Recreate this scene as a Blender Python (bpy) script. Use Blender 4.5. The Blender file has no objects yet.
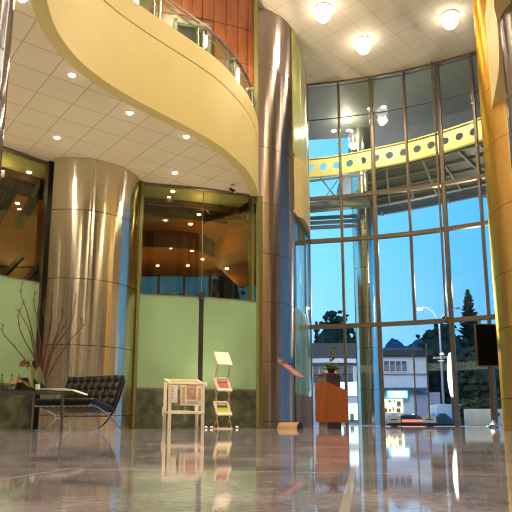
import bpy, bmesh, math, random
from math import sin, cos, pi, radians, hypot, atan2
from mathutils import Vector, Matrix
rnd = random.Random(7)
C = bpy.context.scene.collection
ZS, ZC = 5.38, 10.62          # soffit under the balcony, main ceiling
ZB = 7.10                     # top of the balcony front

# ------------------------------------------------------------------ materials
def _new(name):
    m = bpy.data.materials.new(name); m.use_nodes = True
    nt = m.node_tree
    return m, nt, nt.nodes, nt.links, nt.nodes['Principled BSDF']

def P(name, col, rough=.5, metal=0., spec=.5, var=0., vscale=6., bump=0., emit=None, estr=0., coat=0., trans=0., aniso=0.):
    m, nt, N, L, b = _new(name)
    b.inputs['Base Color'].default_value = (*col, 1)
    b.inputs['Roughness'].default_value = rough
    b.inputs['Metallic'].default_value = metal
    b.inputs['Specular IOR Level'].default_value = spec
    b.inputs['Coat Weight'].default_value = coat
    b.inputs['Transmission Weight'].default_value = trans
    if emit:
        b.inputs['Emission Color'].default_value = (*emit, 1)
        b.inputs['Emission Strength'].default_value = estr
    if var or bump:
        tc = N.new('ShaderNodeTexCoord'); nz = N.new('ShaderNodeTexNoise')
        nz.inputs['Scale'].default_value = vscale; nz.inputs['Detail'].default_value = 4
        L.new(tc.outputs['Object'], nz.inputs['Vector'])
        if var:
            r = N.new('ShaderNodeValToRGB')
            r.color_ramp.elements[0].position = .3; r.color_ramp.elements[1].position = .7
            r.color_ramp.elements[0].color = (*[max(0, c*(1-var)) for c in col], 1)
            r.color_ramp.elements[1].color = (*[min(1, c*(1+var)) for c in col], 1)
            L.new(nz.outputs['Fac'], r.inputs['Fac']); L.new(r.outputs['Color'], b.inputs['Base Color'])
        if bump:
            bp = N.new('ShaderNodeBump'); bp.inputs['Strength'].default_value = bump
            bp.inputs['Distance'].default_value = .02
            L.new(nz.outputs['Fac'], bp.inputs['Height']); L.new(bp.outputs['Normal'], b.inputs['Normal'])
    return m

def grid_fac(nt, angle, ox, oy, tile, w):
    N, L = nt.nodes, nt.links
    g = N.new('ShaderNodeNewGeometry')
    r = N.new('ShaderNodeVectorRotate'); r.rotation_type = 'Z_AXIS'
    r.inputs['Center'].default_value = (ox, oy, 0); r.inputs['Angle'].default_value = -angle
    L.new(g.outputs['Position'], r.inputs['Vector'])
    s = N.new('ShaderNodeVectorMath'); s.operation = 'SUBTRACT'; s.inputs[1].default_value = (ox, oy, 0)
    L.new(r.outputs['Vector'], s.inputs[0])
    x = N.new('ShaderNodeSeparateXYZ'); L.new(s.outputs[0], x.inputs[0])
    def mth(op, a, v=None):
        n = N.new('ShaderNodeMath'); n.operation = op
        if hasattr(a, 'links'): L.new(a, n.inputs[0])
        else: n.inputs[0].default_value = a
        if v is not None:
            if hasattr(v, 'links'): L.new(v, n.inputs[1])
            else: n.inputs[1].default_value = v
        return n.outputs[0]
    out = []
    for k in ('X', 'Y'):
        f = mth('FRACT', mth('ADD', mth('DIVIDE', x.outputs[k], tile), 200.))
        out.append(mth('GREATER_THAN', mth('ABSOLUTE', mth('SUBTRACT', f, .5)), .5 - w/tile/2))
    return mth('MAXIMUM', out[0], out[1]), s.outputs[0]

def tile_mat(name, col, line, angle, ox, oy, tile=.6, w=.02, rough=.8):
    m, nt, N, L, b = _new(name)
    fac, _ = grid_fac(nt, angle, ox, oy, tile, w)
    nz = N.new('ShaderNodeTexNoise'); nz.inputs['Scale'].default_value = 1.3
    g = N.new('ShaderNodeNewGeometry'); L.new(g.outputs['Position'], nz.inputs['Vector'])
    r = N.new('ShaderNodeValToRGB')
    r.color_ramp.elements[0].color = (*[c*.93 for c in col], 1); r.color_ramp.elements[1].color = (*col, 1)
    L.new(nz.outputs['Fac'], r.inputs['Fac'])
    mx = N.new('ShaderNodeMix'); mx.data_type = 'RGBA'
    L.new(fac, mx.inputs['Factor']); L.new(r.outputs['Color'], mx.inputs['A']); mx.inputs['B'].default_value = (*line, 1)
    L.new(mx.outputs['Result'], b.inputs['Base Color'])
    b.inputs['Roughness'].default_value = rough
    b.inputs['Specular IOR Level'].default_value = .2
    return m

def floor_mat():
    m, nt, N, L, b = _new('polished_granite')
    fac, vec = grid_fac(nt, radians(-10), -.29, 3.75, .9, .018)
    n1 = N.new('ShaderNodeTexNoise'); n1.inputs['Scale'].default_value = 2.2; n1.inputs['Detail'].default_value = 8; n1.inputs['Roughness'].default_value = .7
    n2 = N.new('ShaderNodeTexNoise'); n2.inputs['Scale'].default_value = 55; n2.inputs['Detail'].default_value = 3
    L.new(vec, n1.inputs['Vector']); L.new(vec, n2.inputs['Vector'])
    mx = N.new('ShaderNodeMix'); mx.data_type = 'FLOAT'; mx.inputs['Factor'].default_value = .22
    L.new(n1.outputs['Fac'], mx.inputs['A']); L.new(n2.outputs['Fac'], mx.inputs['B'])
    r = N.new('ShaderNodeValToRGB'); e = r.color_ramp.elements
    e[0].position = .36; e[0].color = (.12, .113, .145, 1)
    e[1].position = .64; e[1].color = (.60, .57, .69, 1)
    k = e.new(.5); k.color = (.34, .32, .40, 1)
    L.new(mx.outputs['Result'], r.inputs['Fac'])
    m2 = N.new('ShaderNodeMix'); m2.data_type = 'RGBA'
    L.new(fac, m2.inputs['Factor']); L.new(r.outputs['Color'], m2.inputs['A']); m2.inputs['B'].default_value = (.62, .59, .58, 1)
    L.new(m2.outputs['Result'], b.inputs['Base Color'])
    b.inputs['Specular IOR Level'].default_value = .28
    rr = N.new('ShaderNodeMapRange'); rr.inputs['To Min'].default_value = .02; rr.inputs['To Max'].default_value = .07
    L.new(n1.outputs['Fac'], rr.inputs['Value']); L.new(rr.outputs['Result'], b.inputs['Roughness'])
    return m

def steel_mat(name, col, rough=.21, aniso=.97, wav=.22, ft=(.75, .62, .55)):
    m, nt, N, L, b = _new(name)
    b.inputs['Metallic'].default_value = 1
    b.inputs['Base Color'].default_value = (*col, 1)
    b.inputs['Roughness'].default_value = rough
    b.inputs['Specular Tint'].default_value = (col[0]*ft[0], col[1]*ft[1], col[2]*ft[2], 1)
    b.inputs['Anisotropic'].default_value = aniso
    b.inputs['Anisotropic Rotation'].default_value = .25
    tg = N.new('ShaderNodeTangent'); tg.direction_type = 'RADIAL'; tg.axis = 'Z'
    L.new(tg.outputs[0], b.inputs['Tangent'])
    tc = N.new('ShaderNodeTexCoord'); mp = N.new('ShaderNodeMapping'); mp.inputs['Scale'].default_value = (7, 7, .09)
    nz = N.new('ShaderNodeTexNoise'); nz.inputs['Scale'].default_value = 1.; nz.inputs['Detail'].default_value = 1.5
    L.new(tc.outputs['Object'], mp.inputs[0]); L.new(mp.outputs[0], nz.inputs['Vector'])
    bp = N.new('ShaderNodeBump'); bp.inputs['Strength'].default_value = wav; bp.inputs['Distance'].default_value = .06
    L.new(nz.outputs['Fac'], bp.inputs['Height']); L.new(bp.outputs['Normal'], b.inputs['Normal'])
    return m

def glass_mat(name, tint=(.93, .97, .95), f0=.02, rough=0.0):
    m = bpy.data.materials.new(name); m.use_nodes = True
    nt = m.node_tree; N, L = nt.nodes, nt.links; N.clear()
    o = N.new('ShaderNodeOutputMaterial'); mix = N.new('ShaderNodeMixShader')
    t = N.new('ShaderNodeBsdfTransparent'); t.inputs['Color'].default_value = (*tint, 1)
    gl = N.new('ShaderNodeBsdfAnisotropic') if False else N.new('ShaderNodeBsdfGlossy')
    gl.inputs['Roughness'].default_value = rough
    g = N.new('ShaderNodeNewGeometry')
    d = N.new('ShaderNodeVectorMath'); d.operation = 'DOT_PRODUCT'
    L.new(g.outputs['Normal'], d.inputs[0]); L.new(g.outputs['Incoming'], d.inputs[1])
    def mth(op, a, v=None):
        n = N.new('ShaderNodeMath'); n.operation = op
        if hasattr(a, 'links'): L.new(a, n.inputs[0])
        else: n.inputs[0].default_value = a
        if v is not None:
            if hasattr(v, 'links'): L.new(v, n.inputs[1])
            else: n.inputs[1].default_value = v
        return n.outputs[0]
    c = mth('ABSOLUTE', d.outputs['Value'])
    f = mth('ADD', mth('MULTIPLY', mth('POWER', mth('SUBTRACT', 1., c), 5.), 1-f0), f0)
    L.new(f, mix.inputs[0]); L.new(t.outputs[0], mix.inputs[1]); L.new(gl.outputs[0], mix.inputs[2])
    L.new(mix.outputs[0], o.inputs[0])
    return m

def emit_mat(name, col, s):
    m = bpy.data.materials.new(name); m.use_nodes = True
    nt = m.node_tree; N, L = nt.nodes, nt.links; N.clear()
    o = N.new('ShaderNodeOutputMaterial'); e = N.new('ShaderNodeEmission')
    e.inputs['Color'].default_value = (*col, 1); e.inputs['Strength'].default_value = s
    L.new(e.outputs[0], o.inputs[0]); return m

def wood_mat(name, c1, c2, rough=.35, axis=(1, 1, .15), scale=5):
    m, nt, N, L, b = _new(name)
    tc = N.new('ShaderNodeTexCoord'); mp = N.new('ShaderNodeMapping'); mp.inputs['Scale'].default_value = axis
    nz = N.new('ShaderNodeTexNoise'); nz.inputs['Scale'].default_value = scale; nz.inputs['Detail'].default_value = 6; nz.inputs['Distortion'].default_value = 1.2
    L.new(tc.outputs['Object'], mp.inputs[0]); L.new(mp.outputs[0], nz.inputs['Vector'])
    r = N.new('ShaderNodeValToRGB'); r.color_ramp.elements[0].position = .3; r.color_ramp.elements[1].position = .7
    r.color_ramp.elements[0].color = (*c1, 1); r.color_ramp.elements[1].color = (*c2, 1)
    L.new(nz.outputs['Fac'], r.inputs['Fac']); L.new(r.outputs['Color'], b.inputs['Base Color'])
    b.inputs['Roughness'].default_value = rough
    return m

WARM = (1, .80, .53)
M = {}
M['floor'] = floor_mat()
M['soffit'] = tile_mat('soffit_tile', (.74, .67, .51), (.50, .43, .28), .6675, -2.795, 7.968)
M['ceil'] = tile_mat('ceiling_tile', (.78, .71, .62), (.60, .52, .42), -.7424, 2.627, 13.568)
M['cream'] = P('cream_paint', (.65, .55, .235), .45, var=.02, vscale=2)
M['wallcream'] = P('warm_wall_paint', (.72, .58, .38), .7, var=.03, vscale=2)
M['steel'] = steel_mat('brushed_steel', (.68, .63, .50))
M['steel_dim'] = steel_mat('brushed_steel_dim', (.40, .34, .32), .28, .93, .13)  # steel with the dim brown light on it put into its colour
M['steel_lamplit'] = steel_mat('brushed_steel_lamplit', (.86, .60, .26), .36, .85, .12, (1, .85, .6))  # steel with golden lamp light put into its base colour
M['steel_out'] = steel_mat('outdoor_steel', (.62, .64, .60), rough=.12)
M['chrome'] = P('chrome', (.75, .72, .68), .12, 1)
M['bronze'] = P('bronze_aluminium', (.21, .175, .135), .42, .55, var=.06, vscale=3)
M['darkframe'] = P('dark_frame', (.02, .018, .015), .4)
M['olive'] = P('olive_paint', (.17, .17, .055), .5, var=.05)
M['glass'] = glass_mat('clear_glass')
M['tint'] = glass_mat('restaurant_glass', (.80, .84, .66), .05)
M['rail_glass'] = glass_mat('railing_glass', (.82, .92, .84), .06)
M['yellow_glass'] = P('back_painted_glass', (.46, .49, .17), .25, var=.03)
M['frost'] = P('frosted_green_glass', (.265, .42, .25), .16, var=.07, vscale=.8, coat=.3)
M['stone'] = P('green_marble', (.075, .085, .058), .12, var=.55, vscale=5, coat=.2)
M['wood_wall'] = wood_mat('red_wood_panel', (.17, .05, .018), (.30, .10, .035), .3)
M['orange'] = P('orange_plaster', (.34, .115, .02), .6, var=.12, vscale=1.2)
M['brown'] = P('brown_plaster', (.10, .04, .014), .6, var=.15)
M['black'] = P('matte_black', (.012, .012, .012), .6)
M['leather'] = P('black_leather', (.006, .0055, .0055), .36, spec=.28, var=.2, vscale=20, bump=.05)
M['white'] = P('white_paint', (.80, .76, .68), .5, var=.02)
M['ivory'] = P('ivory_lacquer', (.86, .80, .66), .4, var=.02)
M['paper'] = P('paper', (.85, .80, .70), .7, var=.03)
M['lectern'] = wood_mat('cherry_veneer', (.28, .075, .018), (.38, .11, .03), .3, (1, 1, .2), 4)
M['redwood'] = wood_mat('padauk_board', (.36, .10, .07), (.50, .16, .11), .4, (.4, 4, 1), 6)
M['tanwood'] = wood_mat('tan_wood', (.42, .26, .12), (.56, .36, .18), .4)
M['grey'] = P('grey_laminate', (.09, .095, .115), .45)
M['greylight'] = P('taupe_laminate', (.26, .24, .20), .45)
M['leaf'] = P('leaf', (.16, .20, .03), .5, var=.35, vscale=14)
M['leafpale'] = P('pale_leaf', (.30, .32, .14), .5, var=.2, vscale=9)
M['twig'] = P('twig_bark', (.11, .045, .022), .7, var=.3, vscale=12)
M['lamp'] = emit_mat('lamp_lens', (1, .84, .62), 13)
M['lamp_small'] = emit_mat('downlight_lens', (1, .86, .66), 24)
M['lamp_ground'] = emit_mat('ground_lens', (1, .86, .66), 3)
M['lamp_rest'] = emit_mat('restaurant_downlight_lens', (1, .66, .33), 32)
M['asphalt'] = P('asphalt', (.05, .05, .055), .8, var=.2, vscale=3)
M['render_white'] = P('white_render', (.66, .65, .74), .8, var=.06, vscale=1)
M['render_grey'] = P('grey_render', (.45, .45, .52), .8, var=.06, vscale=1)
M['roof_dark'] = P('dark_roof', (.025, .027, .035), .7, var=.2)
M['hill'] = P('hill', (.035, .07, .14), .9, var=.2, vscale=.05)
M['tree'] = P('tree_foliage', (.018, .03, .016), .8, var=.5, vscale=1.5)
M['treeconifer'] = P('conifer_foliage', (.014, .026, .02), .8, var=.5, vscale=2)
M['bark'] = P('bark', (.04, .03, .022), .9, var=.3)
M['canopy'] = P('canopy_soffit', (.20, .22, .20), .6, var=.05, vscale=1)
M['canopydark'] = P('canopy_panel', (.07, .075, .06), .4, var=.08, vscale=1)
M['bluefascia'] = P('blue_grey_metal', (.16, .23, .36), .4, .3)
M['beam'] = P('yellow_steel_beam', (.85, .74, .30), .4, emit=None)
M['hedge'] = P('hedge', (.03, .05, .02), .8, var=.5, vscale=8)
M['stonewall'] = P('pale_stone', (.70, .68, .65), .7, var=.06)

# ------------------------------------------------------------------ mesh builder
class MB:
    def __init__(s): s.bm = bmesh.new()
    def poly(s, pts):
        return s.bm.faces.new([s.bm.verts.new(p) for p in pts])
    def box(s, c, d, rz=0, m=None):
        M4 = Matrix.Translation(c) @ Matrix.Rotation(rz, 4, 'Z') @ (m or Matrix()) @ Matrix.Diagonal((*d, 1))
        bmesh.ops.create_cube(s.bm, size=1, matrix=M4); return s
    def bar(s, a, b, w, t, up=(0, 0, 1)):
        a, b = Vector(a), Vector(b); d = b - a; l = d.length; z = d.normalized(); u = Vector(up)
        if abs(z.dot(u)) > .98: u = Vector((0, 1, 0))
        x = u.cross(z).normalized(); y = z.cross(x)
        R = Matrix((x, y, z)).transposed().to_4x4()
        bmesh.ops.create_cube(s.bm, size=1, matrix=Matrix.Translation((a+b)/2) @ R @ Matrix.Diagonal((w, t, l, 1))); return s
    def cyl(s, a, b, r0, r1=None, n=16):
        return s.tube([a, b], [r0, r0 if r1 is None else r1], n)
    def tube(s, pts, r, n=8, cap=True):
        pts = [Vector(p) for p in pts]
        rr = r if isinstance(r, (list, tuple)) else [r]*len(pts)
        rings = []; px = None
        for i, p in enumerate(pts):
            t = (pts[min(i+1, len(pts)-1)] - pts[max(i-1, 0)]).normalized()
            if px is None:
                u = Vector((0, 0, 1)) if abs(t.z) < .9 else Vector((1, 0, 0))
                px = u.cross(t).normalized()
            else: px = (px - t*px.dot(t)).normalized()
            py = t.cross(px)
            rings.append([s.bm.verts.new(p + rr[i]*(px*cos(2*pi*k/n) + py*sin(2*pi*k/n))) for k in range(n)])
        for A, B in zip(rings[:-1], rings[1:]):
            for k in range(n): s.bm.faces.new((A[k], A[(k+1) % n], B[(k+1) % n], B[k]))
        if cap: s.bm.faces.new(rings[0][::-1]); s.bm.faces.new(rings[-1])
        return s
    def lathe(s, prof, c=(0, 0, 0), n=24):
        rings = [[s.bm.verts.new((c[0]+r*cos(2*pi*k/n), c[1]+r*sin(2*pi*k/n), c[2]+z)) for k in range(n)] for r, z in prof]
        for A, B in zip(rings[:-1], rings[1:]):
            for k in range(n): s.bm.faces.new((A[k], A[(k+1) % n], B[(k+1) % n], B[k]))
        s.bm.faces.new(rings[0][::-1]); s.bm.faces.new(rings[-1]); return s
    def prism(s, poly, z0, z1):
        a = [s.bm.verts.new((x, y, z0)) for x, y in poly]; b = [s.bm.verts.new((x, y, z1)) for x, y in poly]
        s.bm.faces.new(a[::-1]); s.bm.faces.new(b); n = len(a)
        for i in range(n): s.bm.faces.new((a[i], a[(i+1) % n], b[(i+1) % n], b[i]))
        return s
    def ribbon(s, plan, z0, z1, t):
        """a wall of thickness t along the plan polyline (t grows to the left of its direction)"""
        off = offset(plan, t)
        for i in range(len(plan)-1):
            pass
        n = len(plan); V = []
        for (x, y), (u, v) in zip(plan, off):
            V.append([s.bm.verts.new(q) for q in ((x, y, z0), (x, y, z1), (u, v, z1), (u, v, z0))])
        for A, B in zip(V[:-1], V[1:]):
            for k in range(4): s.bm.faces.new((A[k], B[k], B[(k+1) % 4], A[(k+1) % 4]))
        s.bm.faces.new(V[0]); s.bm.faces.new(V[-1][::-1]); return s
    def ext(s, prof, o, ux, uy, d):
        """extrude the 2d profile (in the plane o + a*ux + b*uy) by vector d"""
        o, ux, uy, d = map(Vector, (o, ux, uy, d))
        a = [s.bm.verts.new(o + ux*p + uy*q) for p, q in prof]; b = [s.bm.verts.new(v.co + d) for v in a]
        s.bm.faces.new(a[::-1]); s.bm.faces.new(b); n = len(a)
        for i in range(n): s.bm.faces.new((a[i], a[(i+1) % n], b[(i+1) % n], b[i]))
        return s
    def blob(s, c, r, sub=1, j=.15):
        g = bmesh.ops.create_icosphere(s.bm, subdivisions=sub, radius=1)['verts']
        for v in g:
            k = 1 + rnd.uniform(-j, j)
            v.co = Vector((c[0] + v.co.x*r[0]*k, c[1] + v.co.y*r[1]*k, c[2] + v.co.z*r[2]*k))
        return s
    def build_each(s, name, mat, parent=None, **kw):
        """one object per connected piece"""
        bm = s.bm; bm.verts.index_update(); seen = set(); out = []
        for v in list(bm.verts):
            if v in seen: continue
            st = [v]; seen.add(v); isl = []
            while st:
                q = st.pop(); isl.append(q)
                for e in q.link_edges:
                    o = e.other_vert(q)
                    if o not in seen: seen.add(o); st.append(o)
            m = MB(); mp = {q: m.bm.verts.new(q.co) for q in isl}
            for f in {f for q in isl for f in q.link_faces}: m.bm.faces.new([mp[q] for q in f.verts])
            out.append(m.build(name, mat, parent, **kw))
        bm.free(); return out
    def build(s, name, mat, parent=None, smooth=True, bevel=0., kind=None, loc=None, ang=35):
        bm = s.bm
        bmesh.ops.recalc_face_normals(bm, faces=bm.faces)
        if bevel: bmesh.ops.bevel(bm, geom=[e for e in bm.edges if e.calc_face_angle(0) > .6], offset=bevel, segments=2, affect='EDGES', profile=.5)
        me = bpy.data.meshes.new(name); bm.to_mesh(me); bm.free()
        me.materials.append(mat)
        if smooth:
            me.polygons.foreach_set('use_smooth', [True]*len(me.polygons))
            me.set_sharp_from_angle(angle=radians(ang))
        o = bpy.data.objects.new(name, me); C.objects.link(o)
        if parent: o.parent = parent
        if loc: o.location = loc
        if kind: o['kind'] = kind
        return o

def offset(plan, t):
    out = []
    for i, (x, y) in enumerate(plan):
        a = plan[max(i-1, 0)]; b = plan[min(i+1, len(plan)-1)]
        d = hypot(b[0]-a[0], b[1]-a[1]); out.append((x - (b[1]-a[1])/d*t, y + (b[0]-a[0])/d*t))
    return out

def spline(pts, n=6):
    """Catmull-Rom through 2d or 3d points"""
    P_ = [Vector(p) for p in pts]; out = []
    for i in range(len(P_)-1):
        p0, p1, p2, p3 = P_[max(i-1, 0)], P_[i], P_[i+1], P_[min(i+2, len(P_)-1)]
        for k in range(n):
            t = k/n
            out.append(.5*((2*p1) + (p2-p0)*t + (2*p0-5*p1+4*p2-p3)*t*t + (3*p1-p0-3*p2+p3)*t**3))
    out.append(P_[-1]); return [tuple(v) for v in out]

def thing(name, label, cat, loc=(0, 0, 0), rz=0, group=None, kind=None):
    o = bpy.data.objects.new(name, None); C.objects.link(o); o.empty_display_size = .2
    o.location = loc; o.rotation_euler = (0, 0, rz)
    if label: o['label'] = label
    if cat: o['category'] = cat
    if group: o['group'] = group
    if kind: o['kind'] = kind
    return o
def tag(o, label, cat, group=None, kind=None):
    o['label'] = label; o['category'] = cat
    if group: o['group'] = group
    if kind: o['kind'] = kind
    return o
def struct(name, label=None):
    o = thing(name, label, None, kind='structure'); return o
def dup(root, loc, rz=None, label=None):
    r = root.copy(); C.objects.link(r); r.location = loc
    if rz is not None: r.rotation_euler = (0, 0, rz)
    if label: r['label'] = label
    for ch in root.children:
        c = ch.copy(); C.objects.link(c); c.parent = r
        for g in ch.children:
            d = g.copy(); C.objects.link(d); d.parent = c
    return r
def text_mesh(name, txt, size, mat, parent, loc, rot=(pi/2, 0, 0), ext=.002):
    cu = bpy.data.curves.new(name, 'FONT'); cu.body = txt; cu.size = size; cu.align_x = 'CENTER'; cu.align_y = 'CENTER'; cu.extrude = ext
    t = bpy.data.objects.new(name, cu); C.objects.link(t)
    me = bpy.data.meshes.new_from_object(t.evaluated_get(bpy.context.evaluated_depsgraph_get()))
    bpy.data.objects.remove(t); me.materials.clear(); me.materials.append(mat)
    o = bpy.data.objects.new(name, me); C.objects.link(o); o.parent = parent; o.location = loc; o.rotation_euler = rot
    return o

# ------------------------------------------------------------------ plans (metres; x right, y away, camera at the origin)
W = spline([(-9.2, 7.9), (-7.2, 9.0), (-5.85, 9.95), (-4.93, 10.8), (-4.2, 11.62), (-3.4, 12.2), (-2.49, 12.62), (-1.27, 12.93), (0.0, 13.42)], 5)      # glazed wall of the restaurant
F = spline([(-9.3, 3.1), (-5, 3.3), (-3.4, 3.8), (-2.7, 4.6), (-2.45, 5.4), (-2.5, 6.2), (-2.64, 6.8), (-2.69, 7.37), (-2.58, 8.01), (-2.3, 8.62), (-1.9, 9.2), (-1.30, 9.94), (-.83, 10.55), (-.5, 11.15), (-.16, 12.02), (.03, 13.0), (.06, 13.9)], 8)
F2 = spline([(9.3, 3.6), (5, 4), (3.5, 4.7), (2.9, 5.5), (2.85, 6.2), (3.0, 6.76), (3.22, 7.2), (3.6, 8.1), (3.82, 8.8), (4.0, 9.41), (4.2, 9.9)], 6)
CUR = [(1.60, 17.49), (2.58, 17.28), (3.54, 17.02), (4.48, 16.69), (5.37, 16.27), (6.22, 15.80), (7.03, 15.25), (7.8, 14.6), (8.5, 13.9), (9.2, 13.1)]                     # curtain wall mullions
S = spline([(.98, 14.6), (1.16, 15.2), (1.33, 15.8), (1.45, 16.3), (1.54, 16.85), (1.585, 17.44)], 4)   # curved return wall beside the pier

# ------------------------------------------------------------------ setting
b = MB()
b.prism([(-12, -6.2), (9.6, -6.2), (9.6, 13.3)] + [(x+.15*.3, y+.16) for x, y in CUR[::-1]] + [(1.6, 21), (-12, 21)], -.25, 0)
b.build('floor', M['floor'], kind='structure', smooth=False)
MB().prism([(-12, -6.2), (9.6, -6.2), (9.6, 13.2)] + [(x, y+.05) for x, y in CUR[::-1]] + [(1.4, 17.5), (-.2, 17.0), (-12, 17)], ZC, ZC+.2).build('ceiling', M['ceil'], kind='structure', smooth=False)
# balcony soffits (with the grid of acoustic tiles)
fi = [p for p in offset(F, .2) if p[1] < 13.2]
MB().prism([(x, y) for x, y in fi] + [(x, y) for x, y in W[::-1]], ZS, ZS+.2).build('ceiling', M['soffit'], kind='structure', smooth=False)
f2i = offset(F2, -.2)
MB().prism(f2i + [(5.2, 10.4), (9.3, 11.0)], ZS, ZS+.2).build('ceiling', M['soffit'], kind='structure', smooth=False)
MB().prism([(x, y) for x, y in offset(F, .17) if y < 13.2] + [(x, y) for x, y in W[::-1]], 6.1, 6.3).build('floor', M['greylight'], kind='structure', smooth=False)
MB().prism(offset(F2, -.17) + [(5.2, 10.4), (9.3, 11.0)], 6.1, 6.3).build('floor', M['greylight'], kind='structure', smooth=False)
def balcony(name, plan, sg):
    b = MB()
    b.ribbon(plan, ZS-.03, 6.665, .2*sg)
    b.ribbon(offset(plan, .02*sg), 6.665, 6.69, .16*sg)
    b.ribbon(plan, 6.69, ZB, .2*sg)
    return b.build(name, M['cream'], kind='structure', ang=25)
balcony('wall_balcony_left', F, 1); balcony('wall_balcony_right', F2, -1)
# outer walls of the lobby, behind and beside the camera
wp = wood_mat('dark_streak_panel', (.05, .022, .010), (.09, .04, .018), .35)  # unseen dark strips, added so the steel columns reflect streaks
for k in range(11):
    MB().box((-11.0+2*k, -6.17, 5.3), (1.1, .08, 10.6)).build('trim_%d' % (60+k), wp, kind='structure')
    MB().box((-9.27, -5.2+1.25*k, 5.3), (.08, .7, 10.6)).build('trim_%d' % (80+k), wp, kind='structure')
    MB().box((9.57, -5.2+1.6*k, 5.3), (.08, .9, 10.6)).build('trim_%d' % (100+k), wp, kind='structure')
MB().box((-1.2, -6.3, 5.3), (21.6, .2, 10.9)).build('wall_back', M['wallcream'], kind='structure')
MB().box((9.7, 3.5, 5.3), (.2, 19.8, 10.9)).build('wall_right', M['wallcream'], kind='structure')
MB().box((-9.4, 1.0, 5.3), (.2, 14.4, 10.9)).build('wall_left', M['wallcream'], kind='structure')
# timber wall over the restaurant front
wood = MB()
WU = [p for p in offset(W, .12) if p[0] > -2.6]
for (x0, y0), (x1, y1) in zip(WU[:-1], WU[1:]):
    d = Vector((x1-x0, y1-y0, 0)); l = d.length; a = atan2(d.y, d.x); n = max(1, round(l/.45))
    for k in range(n):
        for z0, z1 in ((6.3, 7.6), (7.62, 8.75), (8.77, 9.7), (9.72, ZC)):
            c = Vector((x0, y0, 0)) + d*(k+.5)/n
            wood.box((c.x, c.y, (z0+z1)/2), (l/n-.012, .08 + .015*((k+int(z0)) % 2), z1-z0), a)
wood.build('wall_upper', M['wood_wall'], kind='structure', smooth=False)
MB().ribbon(WU, 6.3, ZC, .3).build('wall_upper_core', M['black'], kind='structure', smooth=False)
WU2 = [p for p in offset(W, .12) if p[0] < -2.5]
MB().ribbon(WU2, 6.3, ZC, .3).build('wall_upper_left', P('olive_render', (.20, .19, .08), .3, var=.1), kind='structure')
# doorway of the balcony storey, with a grey frame
dr = struct('door_2'); dr.location = (-1.52, 12.86, 6.3); dr.rotation_euler = (0, 0, radians(14))
MB().box((-.40, 0, 1.6), (.09, .14, 3.2)).box((.40, 0, 1.6), (.09, .14, 3.2)).box((0, 0, 3.15), (.89, .14, .1)).build('frame', P('door_frame_grey', (.25, .23, .19), .4), dr)
MB().box((0, .05, 1.55), (.72, .03, 3.1)).build('doorway_shade', M['black'], dr)  # black sheet standing in for the shade inside the open doorway
ul = thing('wall_light', 'upright glowing tube lamp behind the balcony railing, cut by the top of the photo', 'lamp', (-2.72, 12.15, 8.7), radians(25))
MB().box((0, .03, .6), (.16, .05, 1.5)).build('backplate', M['chrome'], ul)
MB().cyl((0, -.05, -.1), (0, -.05, 1.3), .045).build('tube', emit_mat('tube_lamp', (.85, 1, .75), 9), ul)

# ---- steel columns
def column(name, label, cx, cy, R, a0, a1, z1, mat, seams):
    t = thing(name, label, 'column', (cx, cy, 0))
    n = 56; prev = 0
    zs = [0] + seams + [z1]
    b = MB()
    for z0, zt in zip(zs[:-1], zs[1:]):
        arc = [(R*cos(a0+(a1-a0)*k/n), R*sin(a0+(a1-a0)*k/n)) for k in range(n+1)]
        if abs(a1-a0) > 6.2: arc = arc[:-1]
        b.prism(arc, z0+(.006 if z0 else 0), zt-(.006 if zt < z1 else 0))
    b.build('cladding', mat, t, ang=20)
    arc = [((R-.02)*cos(a0+(a1-a0)*k/n), (R-.02)*sin(a0+(a1-a0)*k/n)) for k in range(n+1)]
    if abs(a1-a0) > 6.2: arc = arc[:-1]
    MB().prism(arc, 0, z1).build('core', M['darkframe'], t)
    return t
column('steel_column', 'broad brushed steel column at left, behind the black tufted seat', -3.75, 12.53, 1.2, radians(255), radians(366), ZS, M['steel'], [.26, 1.58, 2.88, 4.28])
column('steel_column', 'tall brown-grey steel column in the centre, where the cream balcony front ends', -.33, 15.12, 1.38, radians(285), radians(385), ZC, M['steel_dim'], [.14, 1.5, 2.92, 4.1, 5.36, 6.8, 8.95])
column('steel_column', 'golden steel column at the right edge, in front of the end of the window wall', 5.36, 9.58, 1.38, 0, 2*pi, ZC, M['steel_lamplit'], [.5, 1.62, 2.5, 3.6, 4.75, 5.75, 7.0, 8.4])
column('steel_column', 'sliver of a dark steel column in the foreground, cut by the right edge of the photo at the top', 3.69, 6.95, .5, 0, 2*pi, ZS, steel_mat('brushed_steel_grey', (.42, .40, .44), ft=(1, 1, 1)), [1.3, 2.7, 4.15])
column('steel_column', 'sliver of a steel column cut by the top left corner of the photo', -3.36, 6.0, .6, 0, 2*pi, ZS, bpy.data.materials['brushed_steel_grey'], [1.3, 2.7, 4.15])

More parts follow.
